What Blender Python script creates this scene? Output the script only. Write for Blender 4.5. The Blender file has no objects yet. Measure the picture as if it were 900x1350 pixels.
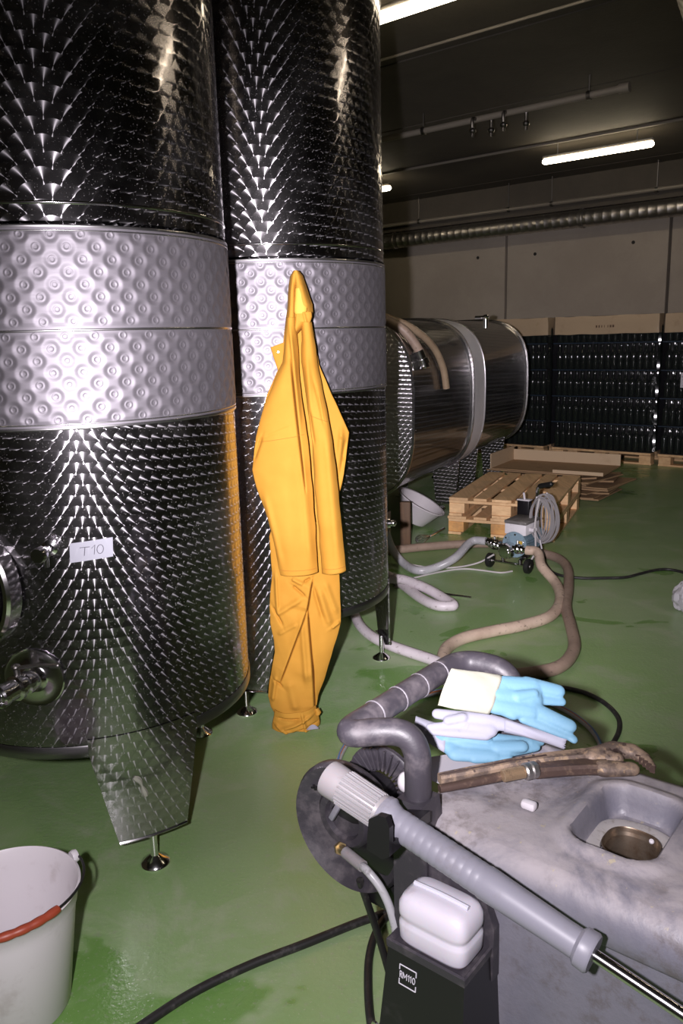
import bpy, bmesh, math, random
from mathutils import Vector, Matrix, noise
from math import sin, cos, pi, radians, sqrt, atan2, exp, tanh
random.seed(7)
S = bpy.context.scene
COL = S.collection
V3 = Vector

# ------------------------------------------------------------------ camera
cam_d = bpy.data.cameras.new('camera')
cam_d.sensor_fit = 'VERTICAL'; cam_d.sensor_height = 36.0; cam_d.lens = 28.0
cam_d.clip_start = 0.05; cam_d.clip_end = 60
cam = bpy.data.objects.new('camera', cam_d); COL.objects.link(cam)
TH, PH = radians(12.4), radians(1.6)
_f = V3((0, cos(TH), -sin(TH))); _r0 = V3((1, 0, 0)); _u0 = V3((0, sin(TH), cos(TH)))
_r = _r0*cos(PH) - _u0*sin(PH); _u = _u0*cos(PH) + _r0*sin(PH)
cam.matrix_world = Matrix(((_r.x, _u.x, -_f.x, 0), (_r.y, _u.y, -_f.y, 0), (_r.z, _u.z, -_f.z, 1.5), (0, 0, 0, 1)))
S.camera = cam

# ------------------------------------------------------------------ world, flash, exposure
w = bpy.data.worlds.new('dark_hall'); S.world = w; w.use_nodes = True
w.node_tree.nodes['Background'].inputs[0].default_value = (0.012, 0.011, 0.010, 1)
w.node_tree.nodes['Background'].inputs[1].default_value = 0.12
fl = bpy.data.lights.new('camera_flash', 'SPOT')
def flash(power, size, pitch, yaw):
    fl = bpy.data.lights.new('camera_flash', 'SPOT'); fl.energy = power; fl.color = (1.0, 0.93, 1.0); fl.shadow_soft_size = 0.022
    fl.spot_size = radians(size); fl.spot_blend = 1.0
    o = bpy.data.objects.new('camera_flash', fl); COL.objects.link(o)
    o.location = (-0.15, 0.02, 1.52); o.rotation_euler = (radians(90-pitch), 0, radians(-yaw))
flash(178, 118, 23, 3)        # spill of the flash head
flash(800, 60, 6, 8)         # its focused beam
LAMP_EMIT = 17.0
S.view_settings.view_transform = 'Standard'; S.view_settings.look = 'None'
S.view_settings.exposure = 0.0; S.view_settings.gamma = 1.0; S.view_settings.use_curve_mapping = False
S.cycles.use_denoising = True
S.cycles.max_bounces = 8; S.cycles.sample_clamp_indirect = 12.0
S.cycles.caustics_refractive = False

# ------------------------------------------------------------------ helpers
def catmull(pts, n=6):
    P = [V3(p) for p in pts]
    if len(P) < 3: return P
    out = []
    for i in range(len(P)-1):
        p0 = P[i-1] if i > 0 else P[i]*2-P[i+1]
        p1, p2 = P[i], P[i+1]
        p3 = P[i+2] if i+2 < len(P) else P[i+1]*2-P[i]
        for k in range(n):
            t = k/n
            out.append(0.5*((2*p1)+(p2-p0)*t+(2*p0-5*p1+4*p2-p3)*t*t+(3*p1-p0-3*p2+p3)*t**3))
    out.append(P[-1]); return out

def frame(z, x=None):
    z = V3(z).normalized()
    if x is None: x = V3((0, 0, 1)) if abs(z.z) < 0.9 else V3((1, 0, 0))
    x = V3(x); x = (x - z*x.dot(z)).normalized(); y = z.cross(x)
    return x, y, z

class MB:
    """collects shapes into one mesh"""
    def __init__(s, F=None):
        s.v = []; s.f = []; s.F = F
    def add(s, vs, fs):
        o = len(s.v)
        s.v += [(s.F @ V3(p)) if s.F else V3(p) for p in vs]
        s.f += [tuple(i+o for i in f) for f in fs]; return s
    def box(s, c, size, bev=0.0, R=None):
        c = V3(c); h = V3(size)*0.5
        if bev <= 0:
            vs = [V3((sx*h.x, sy*h.y, sz*h.z)) for sx in (-1, 1) for sy in (-1, 1) for sz in (-1, 1)]
            fs = [(0,1,3,2),(4,6,7,5),(0,4,5,1),(2,3,7,6),(0,2,6,4),(1,5,7,3)]
        else:
            b = min(bev, h.x*.95, h.y*.95, h.z*.95); bm = bmesh.new(); bmesh.ops.create_cube(bm, size=2)
            for q in bm.verts: q.co = V3((q.co.x*h.x, q.co.y*h.y, q.co.z*h.z))
            bmesh.ops.bevel(bm, geom=bm.edges[:]+bm.verts[:], offset=b, segments=2, profile=.5, affect='EDGES')
            bm.verts.index_update(); vs = [q.co.copy() for q in bm.verts]; fs = [tuple(q.index for q in f.verts) for f in bm.faces]; bm.free()
        if R is not None: vs = [R @ p for p in vs]
        return s.add([p+c for p in vs], fs)
    def rings(s, rings, cap0=True, cap1=True, loop=True):
        n = len(rings[0]); vs = [p for r in rings for p in r]; fs = []
        m = n if loop else n-1
        for i in range(len(rings)-1):
            for j in range(m):
                k = (j+1) % n
                fs.append((i*n+j, i*n+k, (i+1)*n+k, (i+1)*n+j))
        if cap0 and loop: fs.append(tuple(reversed(range(n))))
        if cap1 and loop: fs.append(tuple((len(rings)-1)*n+j for j in range(n)))
        return s.add(vs, fs)
    def lathe(s, prof, o=(0,0,0), axis=(0,0,1), seg=32, caps=False):
        x, y, z = frame(axis); o = V3(o)
        rs = [[o + z*h + (x*cos(2*pi*k/seg)+y*sin(2*pi*k/seg))*max(r, 1e-5) for k in range(seg)] for r, h in prof]
        return s.rings(rs, caps, caps)
    def cyl(s, a, b, r0, r1=None, seg=16):
        a, b = V3(a), V3(b); r1 = r0 if r1 is None else r1
        return s.lathe([(r0, 0), (r1, (b-a).length)], a, b-a, seg, True)
    def tube(s, path, r, seg=10, n=6, caps=True, smooth=True):
        P = catmull(path, n) if smooth else [V3(p) for p in path]
        T = [(P[min(i+1, len(P)-1)]-P[max(i-1, 0)]).normalized() for i in range(len(P))]
        x, y, z = frame(T[0]); rs = []
        for i, p in enumerate(P):
            x = (x - T[i]*x.dot(T[i])).normalized(); y = T[i].cross(x)
            rr = r(i/(len(P)-1)) if callable(r) else r
            rs.append([p + (x*cos(2*pi*k/seg)+y*sin(2*pi*k/seg))*rr for k in range(seg)])
        return s.rings(rs, caps, caps)
    def ball(s, c, r, sc=(1,1,1), seg=16, ringn=8):
        c = V3(c); vs = [c+V3((0,0,-r*sc[2]))]; fs = []
        for i in range(1, ringn):
            a = -pi/2+pi*i/ringn
            vs += [c+V3((cos(a)*cos(2*pi*k/seg)*r*sc[0], cos(a)*sin(2*pi*k/seg)*r*sc[1], sin(a)*r*sc[2])) for k in range(seg)]
        vs.append(c+V3((0,0,r*sc[2]))); L = len(vs)-1
        for k in range(seg):
            k2 = (k+1) % seg; fs.append((0, 1+k2, 1+k)); fs.append((L, 1+(ringn-2)*seg+k, 1+(ringn-2)*seg+k2))
            for i in range(ringn-2):
                a = 1+i*seg; fs.append((a+k, a+k2, a+seg+k2, a+seg+k))
        return s.add(vs, fs)
    def capsule(s, a, b, r0, r1=None, seg=12):
        a, b = V3(a), V3(b); r1 = r0 if r1 is None else r1; L = (b-a).length
        pr = [(r0*cos(t), -r0*sin(t)) for t in (1.57, 1.2, .8, .4)] + [(r0, 0), (r1, L)] + [(r1*cos(t), L+r1*sin(t)) for t in (.4, .8, 1.2, 1.57)]
        return s.lathe(pr, a, b-a, seg, True)
    def grid(s, fn, nu, nv):
        vs = [fn(i/nu, j/nv) for j in range(nv+1) for i in range(nu+1)]; W = nu+1
        return s.add(vs, [(j*W+i, j*W+i+1, (j+1)*W+i+1, (j+1)*W+i) for j in range(nv) for i in range(nu)])
    def prism(s, pts, d):
        n = len(pts); P = [V3(p) for p in pts]; d = V3(d)
        return s.add(P+[p+d for p in P], [tuple(reversed(range(n))), tuple(range(n, 2*n))]+[(i, (i+1) % n, n+(i+1) % n, n+i) for i in range(n)])
    def build(s, name, mat, parent=None, smooth=35, uv=None, kind=None, label=None, fix=True):
        me = bpy.data.meshes.new(name)
        off = V3((0, 0, 0)); q = parent
        while q is not None: off += q.location; q = q.parent
        me.from_pydata([p-off for p in s.v], [], s.f)
        me.validate(); me.update()
        if fix:
            bm = bmesh.new(); bm.from_mesh(me); bmesh.ops.recalc_face_normals(bm, faces=bm.faces[:]); bm.to_mesh(me); bm.free()
        if uv:
            ul = me.uv_layers.new(name='UVMap')
            for poly in me.polygons:
                cs = [uv(me.vertices[me.loops[li].vertex_index].co+off) for li in poly.loop_indices]
                for li, c in zip(poly.loop_indices, cs): ul.data[li].uv = c
        if smooth:
            me.shade_smooth(); me.set_sharp_from_angle(angle=radians(smooth))
        me.materials.append(mat)
        o = bpy.data.objects.new(name, me); COL.objects.link(o)
        if parent: o.parent = parent
        if kind: o['kind'] = kind
        if label: o['label'] = label
        return o

def thing(name, label, cat, loc=(0,0,0), group=None):
    o = bpy.data.objects.new(name, None); COL.objects.link(o); o.empty_display_size = .1
    o.location = loc; o['label'] = label; o['category'] = cat
    if group: o['group'] = group
    return o
def tag(o, label, cat, group=None):
    o['label'] = label; o['category'] = cat
    if group: o['group'] = group
    return o
def struct(o): o['kind'] = 'structure'; return o
def rebase(o, loc):
    """move the origin of a top-level one-mesh thing to its base"""
    loc = V3(loc); o.data.transform(Matrix.Translation(-loc)); o.location = loc; return o
def dup(root, loc, label=None, group=None):
    r = root.copy(); COL.objects.link(r); r.location = loc
    if label: r['label'] = label
    if group: r['group'] = group
    for ch in list(root.children):
        c = ch.copy(); COL.objects.link(c); c.parent = r
        for g in list(ch.children):
            d = g.copy(); COL.objects.link(d); d.parent = c
    return r

# ------------------------------------------------------------------ materials
class NT:
    def __init__(s, name):
        s.m = bpy.data.materials.new(name); s.m.use_nodes = True; s.t = s.m.node_tree
        s.t.nodes.clear(); s.out = s.t.nodes.new('ShaderNodeOutputMaterial')
    def n(s, ty, **kw):
        nd = s.t.nodes.new(ty)
        for k, v in kw.items(): setattr(nd, k, v)
        return nd
    def set(s, sock, v):
        if hasattr(v, 'is_output'): s.t.links.new(v, sock)
        elif v is not None:
            if isinstance(v, tuple) and len(v) == 3 and sock.type == 'RGBA': v = (*v, 1)
            sock.default_value = v
    def mth(s, op, a, b=0.0, c=0.0, clamp=False):
        nd = s.n('ShaderNodeMath', operation=op, use_clamp=clamp)
        for i, v in enumerate((a, b, c)): s.set(nd.inputs[i], v)
        return nd.outputs[0]
    def vm(s, op, a, b=None, scale=None):
        nd = s.n('ShaderNodeVectorMath', operation=op); s.set(nd.inputs[0], a)
        if b is not None: s.set(nd.inputs[1], b)
        if scale is not None: s.set(nd.inputs['Scale'], scale)
        return nd.outputs['Value'] if op in ('LENGTH', 'DOT_PRODUCT', 'DISTANCE') else nd.outputs[0]
    def noise(s, scale, detail=3, rough=.55, vec=None, dist=0):
        nd = s.n('ShaderNodeTexNoise'); nd.inputs['Scale'].default_value = scale; nd.inputs['Detail'].default_value = detail
        nd.inputs['Roughness'].default_value = rough; nd.inputs['Distortion'].default_value = dist
        s.set(nd.inputs['Vector'], vec if vec is not None else s.pos()); return nd.outputs[0]
    def pos(s):
        if not hasattr(s, '_p'): s._p = s.n('ShaderNodeNewGeometry').outputs['Position']
        return s._p
    def obj(s):
        if not hasattr(s, '_o'): s._o = s.n('ShaderNodeTexCoord').outputs['Object']
        return s._o
    def ramp(s, v, a, b, lo=0.0, hi=1.0):
        nd = s.n('ShaderNodeMapRange'); nd.interpolation_type = 'SMOOTHSTEP'
        for i, x in enumerate((v, a, b, lo, hi)): s.set(nd.inputs[i], x)
        return nd.outputs[0]
    def mix(s, f, a, b):
        nd = s.n('ShaderNodeMix', data_type='RGBA'); s.set(nd.inputs[0], f); s.set(nd.inputs[6], a); s.set(nd.inputs[7], b); return nd.outputs[2]
    def bump(s, h, st=.3, d=.01, nrm=None):
        nd = s.n('ShaderNodeBump'); nd.inputs['Strength'].default_value = st; nd.inputs['Distance'].default_value = d
        s.set(nd.inputs['Height'], h)
        if nrm is not None: s.set(nd.inputs['Normal'], nrm)
        return nd.outputs[0]
    def pbr(s, color=(.5,.5,.5), rough=.5, metal=0.0, **kw):
        nd = s.n('ShaderNodeBsdfPrincipled'); s.set(nd.inputs['Base Color'], color); s.set(nd.inputs['Roughness'], rough); s.set(nd.inputs['Metallic'], metal)
        for k, v in kw.items(): s.set(nd.inputs[k.replace('_', ' ')], v)
        return nd
    def done(s, sh):
        s.t.links.new(sh.outputs[0] if hasattr(sh, 'outputs') else sh, s.out.inputs[0]); return s.m

def simple(name, color, rough=.5, metal=0.0, dirt=None, dscale=6, damt=.5, bump=0.0, bscale=60, **kw):
    """one base colour with optional worn or dirty patches and fine relief"""
    t = NT(name); c = color; r = rough
    if dirt:
        n1 = t.noise(dscale, 5, .65); n2 = t.noise(dscale*4.3, 4, .6)
        k = t.ramp(t.mth('ADD', t.mth('MULTIPLY', n1, .65), t.mth('MULTIPLY', n2, .35)), .62-.25*damt, .72-.1*damt)
        c = t.mix(t.mth('MULTIPLY', k, min(1, .45+damt*.5)), color, dirt); r = t.mth('ADD', rough, t.mth('MULTIPLY', k, .15))
    if bump: kw['Normal'] = t.bump(t.noise(bscale, 4, .6), bump, .004)
    return t.done(t.pbr(c, r, metal, **kw))

def swirl(name, a, b, rad=.86, rough=.36, base=(.42,.405,.42), mirror=.2, rot=3.0, dust=.10):
    """engine-turned steel: overlapping discs of circular brushing, later discs covering earlier ones"""
    t = NT(name)
    uv = t.n('ShaderNodeUVMap', uv_map='UVMap').outputs[0]
    mp = t.n('ShaderNodeMapping'); t.set(mp.inputs[0], uv); mp.inputs['Rotation'].default_value = (0, 0, radians(rot)); mp.inputs['Scale'].default_value = (1/a, 1/b, 1)
    sx = t.n('ShaderNodeSeparateXYZ'); t.set(sx.inputs[0], mp.outputs[0])
    row = t.mth('FLOOR', sx.outputs[1]); fy = t.mth('FRACT', sx.outputs[1]); res = None
    for dy in (1, 0):                                       # later rows cover earlier ones; every other row is stepped by half a pitch
        par = t.mth('MULTIPLY', t.mth('PINGPONG', t.mth('ADD', row, float(dy)), 1.0), .5)
        fx = t.mth('FRACT', t.mth('SUBTRACT', sx.outputs[0], par)); qy = t.mth('SUBTRACT', fy, float(dy))
        for dx in (0, 1):
            qx = t.mth('SUBTRACT', fx, float(dx))
            cmb = t.n('ShaderNodeCombineXYZ'); t.set(cmb.inputs[0], qx); t.set(cmb.inputs[1], qy)
            if res is None: res = cmb.outputs[0]; continue
            d2 = t.mth('ADD', t.mth('MULTIPLY', qx, qx), t.mth('MULTIPLY', qy, qy))
            ins = t.mth('LESS_THAN', d2, rad*rad)
            mx = t.n('ShaderNodeMix', data_type='VECTOR'); t.set(mx.inputs[0], ins); t.set(mx.inputs[4], res); t.set(mx.inputs[5], cmb.outputs[0]); res = mx.outputs[1]
    s2 = t.n('ShaderNodeSeparateXYZ'); t.set(s2.inputs[0], res)
    tg = t.n('ShaderNodeTangent', direction_type='UV_MAP', uv_map='UVMap').outputs[0]
    nm = t.n('ShaderNodeNewGeometry'); bt = t.vm('CROSS_PRODUCT', nm.outputs['Normal'], tg)
    T = t.vm('NORMALIZE', t.vm('ADD', t.vm('SCALE', tg, scale=s2.outputs[0]), t.vm('SCALE', bt, scale=t.mth('MULTIPLY', s2.outputs[1], b/a))))
    grime = t.ramp(t.noise(3.2, 5, .65), .45, .75)
    speck = t.ramp(t.noise(230, 2, .5), .66, .72)
    rr = t.mth('ADD', rough, t.mth('MULTIPLY', grime, .05))
    col = t.mix(t.mth('MULTIPLY', grime, .5), base, (base[0]*.62, base[1]*.6, base[2]*.58))
    ga = t.pbr(col, rr, 1.0, Anisotropic=1.0, Tangent=T); gb = t.pbr(col, t.mth('ADD', rr, .17), 1.0, Anisotropic=1.0, Tangent=T)
    g1 = t.n('ShaderNodeMixShader'); g1.inputs[0].default_value = .13; t.set(g1.inputs[1], ga.outputs[0]); t.set(g1.inputs[2], gb.outputs[0])
    g2 = t.pbr(base, .07, 1.0)
    d = t.pbr((.5, .48, .47), .7, 0); g3 = t.pbr(base, .32, 1.0); m0 = t.n('ShaderNodeMixShader'); m0.inputs[0].default_value = .05; t.set(m0.inputs[1], g1.outputs[0]); t.set(m0.inputs[2], g3.outputs[0])
    m1 = t.n('ShaderNodeMixShader'); t.set(m1.inputs[0], mirror); t.set(m1.inputs[1], m0.outputs[0]); t.set(m1.inputs[2], g2.outputs[0])
    m2 = t.n('ShaderNodeMixShader'); t.set(m2.inputs[0], t.mth('ADD', t.mth('MULTIPLY', speck, dust*2.5), t.mth('MULTIPLY', grime, dust*.25))); t.set(m2.inputs[1], m1.outputs[0]); t.set(m2.inputs[2], d.outputs[0])
    return t.done(m2)

M = {}
M['swirl'] = swirl('engine_turned_steel', .034, .028, rough=.17, base=(.34,.325,.345), mirror=.14, rot=5)
M['swirl_big'] = swirl('engine_turned_steel_coarse', .043, .036, rough=.145, base=(.29,.277,.29), rot=5, mirror=.12)
M['swirl_leg'] = swirl('engine_turned_leg_steel', .034, .028, rough=.19, base=(.40,.38,.40), mirror=.2, rot=5)
M['swirl_end'] = swirl('engine_turned_end_steel', .036, .030, rough=.30, base=(.60,.58,.60), mirror=.05)
M['swirl_small'] = swirl('engine_turned_steel_fine', .040, .034, rough=.22, base=(.22,.21,.205), mirror=.3, dust=.05)
def satin(name, base, rough, streak=.06, metal=1.0):
    t = NT(name); uvs = t.vm('MULTIPLY', t.obj(), (1.0, 1.0, 14.0)); n = t.noise(9, 4, .6, vec=uvs)
    big = t.noise(2.4, 3, .6)
    return t.done(t.pbr(t.mix(t.ramp(big, .35, .75), base, tuple(x*.86 for x in base)), t.mth('ADD', rough, t.mth('MULTIPLY', t.mth('SUBTRACT', n, .5), streak*2)), metal))
M['jacket'] = satin('satin_jacket_steel', (.235,.22,.242), .575, metal=.88)
M['polished'] = satin('polished_steel', (.72,.70,.71), .16, .05)
M['brushed'] = satin('brushed_steel', (.62,.60,.61), .30, .10)
M['band'] = satin('satin_band_steel', (.86,.84,.88), .45, metal=.0)
M['rim'] = satin('dull_rim_steel', (.30,.29,.30), .34, .1)
M['galv'] = satin('galvanised_steel', (.52,.50,.48), .40, .12)
M['chrome'] = satin('chromed_steel', (.80,.79,.80), .15, .03)
M['dark_steel'] = satin('dark_steel', (.20,.19,.18), .40, .1)

def floor_mat():
    t = NT('green_epoxy'); p = t.pos()
    big = t.noise(.8, 5, .6, dist=.4); med = t.noise(3.3, 5, .65, dist=.6); fine = t.noise(46, 3, .6); speck = t.noise(150, 2, .5)
    c = t.mix(t.ramp(big, .35, .68), (.215,.355,.130), (.285,.395,.205))
    c = t.mix(t.mth('MULTIPLY', t.ramp(med, .48, .68), .55), c, (.37,.42,.29))        # pale dried film
    wet = t.ramp(t.noise(1.35, 4, .55, vec=t.vm('ADD', p, (3.1, 7.7, 0)), dist=.8), .60, .635)
    c = t.mix(t.mth('MULTIPLY', wet, .75), c, (.115,.265,.045))
    c = t.mix(t.mth('MULTIPLY', t.ramp(fine, .56, .72), .36), c, (.31,.31,.25))
    c = t.mix(t.mth('MULTIPLY', t.ramp(speck, .655, .72), .45), c, (.45,.43,.38))
    r = t.mth('ADD', .30, t.mth('SUBTRACT', t.mth('MULTIPLY', t.ramp(med, .4, .7), .16), t.mth('MULTIPLY', wet, .14)))
    b = t.bump(t.mth('ADD', t.noise(75, 3, .55), t.mth('MULTIPLY', t.noise(16, 3, .5), .7)), .22, .006)
    return t.done(t.pbr(c, r, 0, Normal=b))
M['floor'] = floor_mat()
def concrete(name, c0, c1, rough=.8):
    t = NT(name); n = t.noise(1.1, 6, .65, dist=.3); f = t.noise(30, 4, .6)
    return t.done(t.pbr(t.mix(t.mth('ADD', t.mth('MULTIPLY', t.ramp(n, .3, .7), .7), t.mth('MULTIPLY', f, .3)), c0, c1), rough, 0, Normal=t.bump(f, .2, .01)))
M['wall'] = concrete('wall_concrete', (.33,.285,.235), (.41,.36,.30))
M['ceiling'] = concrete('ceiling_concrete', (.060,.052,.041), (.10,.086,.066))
M['hole'] = simple('dark_recess', (.02,.018,.016), .9)
M['joint'] = simple('joint_mortar', (.15,.13,.115), .9)
def cloth_mat():
    t = NT('yellow_rubberised_cloth'); n = t.noise(5, 4, .6); wv = t.noise(420, 2, .5)
    c = t.mix(t.ramp(n, .3, .75), (.49,.242,.034), (.44,.207,.026))
    return t.done(t.pbr(c, .8, 0, Normal=t.bump(wv, .12, .002), Specular_IOR_Level=.2))
M['yellow'] = cloth_mat()
M['yellow_in'] = simple('yellow_cloth_lining', (.74,.36,.05), .75, bump=.15, bscale=300)
M['yellow_seam'] = simple('yellow_stitching', (.40,.165,.018), .85)
M['bucket'] = simple('milky_plastic', (.66,.62,.645), .42, dirt=(.48,.43,.43), dscale=7, damt=.35, bump=.05, bscale=90)
M['red'] = simple('red_plastic', (.30,.05,.022), .45, dirt=(.22,.04,.03), dscale=60, damt=.3)
M['wire'] = simple('dark_wire', (.03,.03,.03), .4, .6)
M['black'] = simple('dusty_black_plastic', (.036,.032,.040), .48, dirt=(.115,.10,.108), dscale=9, damt=.6, bump=.12, bscale=120)
M['black_clean'] = simple('black_plastic', (.010,.009,.011), .30, dirt=(.04,.036,.037), dscale=8, damt=.25)
M['rubber'] = simple('black_rubber', (.012,.012,.012), .45)
def machine_mat():
    t = NT('grey_machine_plastic'); a = t.noise(5.5, 6, .68, dist=.5); b = t.noise(26, 5, .7); e = t.noise(3.1, 3, .5)
    sx = t.n('ShaderNodeSeparateXYZ'); t.set(sx.inputs[0], t.n('ShaderNodeNewGeometry').outputs['Normal'])
    up = t.ramp(sx.outputs[2], .15, .9)
    c = (.155,.153,.190)
    c = t.mix(t.mth('MULTIPLY', t.ramp(a, .30, .60), t.mth('ADD', .10, t.mth('MULTIPLY', up, .80))), c, (.40,.365,.375))   # settled dust
    grim = t.mth('MULTIPLY', t.ramp(b, .44, .70), t.ramp(e, .40, .60))
    c = t.mix(t.mth('MULTIPLY', grim, .55), c, (.090,.068,.056))
    c = t.mix(t.mth('MULTIPLY', t.ramp(t.noise(60, 3, .6), .66, .72), t.mth('MULTIPLY', up, .7)), c, (.46,.40,.26))
    return t.done(t.pbr(c, t.mth('ADD', .42, t.mth('MULTIPLY', t.ramp(a, .4, .7), .3)), 0, Normal=t.bump(t.mth('ADD', b, t.noise(90, 3, .6)), .14, .006)))
M['machine'] = machine_mat()
M['lance'] = simple('light_grey_plastic', (.225,.222,.262), .42, dirt=(.17,.155,.165), dscale=10, damt=.35)
M['nozzle'] = simple('milky_nozzle_plastic', (.27,.25,.258), .45, dirt=(.17,.148,.14), dscale=16, damt=.4, Subsurface_Weight=.1)
M['bottle_plastic'] = simple('white_canister_plastic', (.64,.61,.68), .4, dirt=(.46,.42,.45), dscale=8, damt=.3, Subsurface_Weight=.12)
M['blue'] = simple('blue_rubber', (.115,.24,.335), .65, dirt=(.14,.265,.345), dscale=14, damt=.4, bump=.12, bscale=190)
M['cream'] = simple('cream_glove_lining', (.30,.30,.245), .9, bump=.15, bscale=220)
M['greywhite'] = simple('pale_grey_glove_lining', (.26,.26,.315), .8, dirt=(.19,.185,.21), dscale=18, damt=.3, bump=.12, bscale=220)
M['rag'] = simple('white_paper', (.36,.345,.375), .8)
def rust_mat():
    t = NT('rusted_iron'); a = t.noise(22, 6, .7); b = t.noise(70, 4, .6)
    c = t.mix(t.ramp(a, .42, .58), (.165,.125,.105), (.285,.205,.145)); c = t.mix(t.ramp(b, .56, .68), c, (.34,.24,.15)); c = t.mix(t.ramp(t.noise(34, 3, .5), .60, .66), c, (.06,.04,.035))
    return t.done(t.pbr(c, .6, t.ramp(a, .4, .6, .55, .1), Normal=t.bump(b, .35, .004)))
M['rust'] = rust_mat()
M['rust_brown'] = simple('oily_brown_iron', (.085,.055,.045), .42, .35, dirt=(.22,.15,.10), dscale=30, damt=.5, bump=.2)
def hose_mat(name, c0, c1, c2, rough=.5, spiral=0.0):
    t = NT(name); a = t.noise(7, 5, .65); b = t.noise(38, 4, .65)
    c = t.mix(t.ramp(a, .35, .7), c0, c1); c = t.mix(t.mth('MULTIPLY', t.ramp(b, .58, .70), .8), c, c2)
    return t.done(t.pbr(c, rough, 0, Normal=t.bump(b, .1, .004)))
M['hose_beige'] = hose_mat('beige_rubber_hose', (.60,.47,.37), (.47,.35,.27), (.12,.085,.065))
M['hose_brown'] = hose_mat('brown_rubber_hose', (.34,.25,.195), (.26,.185,.145), (.12,.085,.07))
M['hose_grey'] = hose_mat('grey_pvc_hose', (.44,.435,.46), (.36,.355,.37), (.20,.19,.19), .32)
M['hose_lilac'] = hose_mat('pale_pvc_hose', (.62,.565,.60), (.54,.485,.51), (.24,.20,.20), .42)
M['hose_clear'] = hose_mat('amber_drain_hose', (.32,.235,.155), (.25,.18,.12), (.14,.10,.07), .28)
M['cable'] = simple('black_cable', (.015,.014,.014), .5, dirt=(.075,.07,.065), dscale=25, damt=.5)
M['wire_white'] = simple('white_cord', (.50,.47,.47), .5)
M['wire_grey'] = simple('grey_cable', (.25,.235,.24), .5)
M['s_blue'] = simple('blue_hose_stripe', (.10,.24,.48), .5); M['s_orange'] = simple('orange_hose_stripe', (.42,.15,.06), .5)
def wood(name, c0, c1, dirt, axis):
    t = NT(name); st = tuple(2.0 if i == axis else 26.0 for i in range(3))
    g = t.noise(1.0, 5, .62, vec=t.vm('MULTIPLY', t.obj(), st), dist=.5); n = t.noise(4.5, 4, .6)
    ri = t.n('ShaderNodeObjectInfo').outputs['Random']
    c = t.mix(t.ramp(g, .32, .68), c0, c1); c = t.mix(t.mth('MULTIPLY', t.ramp(n, .46, .68), .55), c, dirt)
    hv = t.n('ShaderNodeHueSaturation'); t.set(hv.inputs['Value'], t.mth('ADD', .98, t.mth('MULTIPLY', ri, .30))); t.set(hv.inputs['Color'], c)
    return t.done(t.pbr(hv.outputs[0], .68, 0, Normal=t.bump(g, .25, .004)))
M['wood'] = wood('pallet_wood', (.78,.52,.28), (.64,.40,.205), (.54,.36,.20), 0)
M['wood_y'] = wood('pallet_wood_long', (.78,.52,.28), (.62,.39,.20), (.54,.36,.20), 1)
M['wood_orange'] = wood('stained_pallet_block', (.74,.40,.14), (.60,.30,.10), (.26,.15,.08), 0)
M['wood_old'] = wood('old_brown_board', (.15,.085,.045), (.10,.06,.035), (.05,.035,.03), 2)
M['card'] = simple('brown_cardboard', (.37,.235,.125), .8, dirt=(.27,.17,.09), dscale=5, damt=.5, bump=.06)
M['card_edge'] = simple('cardboard_cap', (.56,.42,.27), .75, dirt=(.46,.33,.21), dscale=6, damt=.4)
M['glass'] = simple('dark_bottle_glass', (.012,.016,.014), .10, 0, Specular_IOR_Level=.6)
def film_mat():
    t = NT('shrink_film'); n = t.noise(7, 4, .6, dist=1.2)
    g = t.pbr((.06,.06,.075), .14, 0, Specular_IOR_Level=.8, Normal=t.bump(n, .5, .03)); tr = t.n('ShaderNodeBsdfTransparent')
    m = t.n('ShaderNodeMixShader'); lw = t.n('ShaderNodeLayerWeight'); lw.inputs[0].default_value = .4
    t.set(m.inputs[0], t.mth('ADD', .06, t.mth('MULTIPLY', lw.outputs['Fresnel'], .25))); t.set(m.inputs[1], tr.outputs[0]); t.set(m.inputs[2], g.outputs[0])
    return t.done(m)
M['film'] = film_mat()
M['film_dark'] = simple('dark_blue_strap', (.02,.035,.06), .35)
def tape_mat():
    t = NT('translucent_tape'); d = t.pbr((.42,.42,.48), .5); tr = t.n('ShaderNodeBsdfTransparent'); m = t.n('ShaderNodeMixShader')
    m.inputs[0].default_value = .6; t.set(m.inputs[1], tr.outputs[0]); t.set(m.inputs[2], d.outputs[0]); return t.done(m)
M['tape'] = tape_mat()
M['ink'] = simple('grey_marker_ink', (.085,.08,.10), .5)
M['ink_black'] = simple('black_print', (.02,.02,.02), .5)
M['white'] = simple('white_print', (.62,.60,.66), .5)
M['plastic_white'] = simple('white_cap_plastic', (.60,.57,.60), .4)
M['motor'] = simple('blue_grey_enamel', (.20,.29,.35), .38, dirt=(.07,.085,.095), dscale=22, damt=.4)
M['motor_box'] = simple('grey_terminal_box', (.70,.67,.70), .45, dirt=(.52,.48,.48), dscale=20, damt=.4)
M['motor_lid'] = simple('sooty_grey_lid', (.13,.12,.115), .6, dirt=(.27,.25,.24), dscale=22, damt=.6)
M['yellow_label'] = simple('yellow_label', (.55,.36,.05), .5)
M['plate'] = simple('dirty_zinc_plate', (.58,.55,.54), .5, .3, dirt=(.20,.145,.10), dscale=26, damt=.55)
M['joint_grey'] = simple('worn_rubber_joint', (.13,.12,.135), .6)
M['bronze'] = simple('worn_bronze_thread', (.42,.31,.20), .42, .7, dirt=(.20,.14,.09), dscale=60)
M['brass'] = simple('dirty_brass', (.36,.27,.13), .4, .8, dirt=(.16,.12,.08), dscale=40)
M['tank_neck'] = simple('stained_steel_neck', (.26,.21,.16), .3, .8, dirt=(.10,.06,.035), dscale=12, damt=.9)
M['pipe'] = simple('grey_conduit', (.24,.215,.18), .5, .2)
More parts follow.
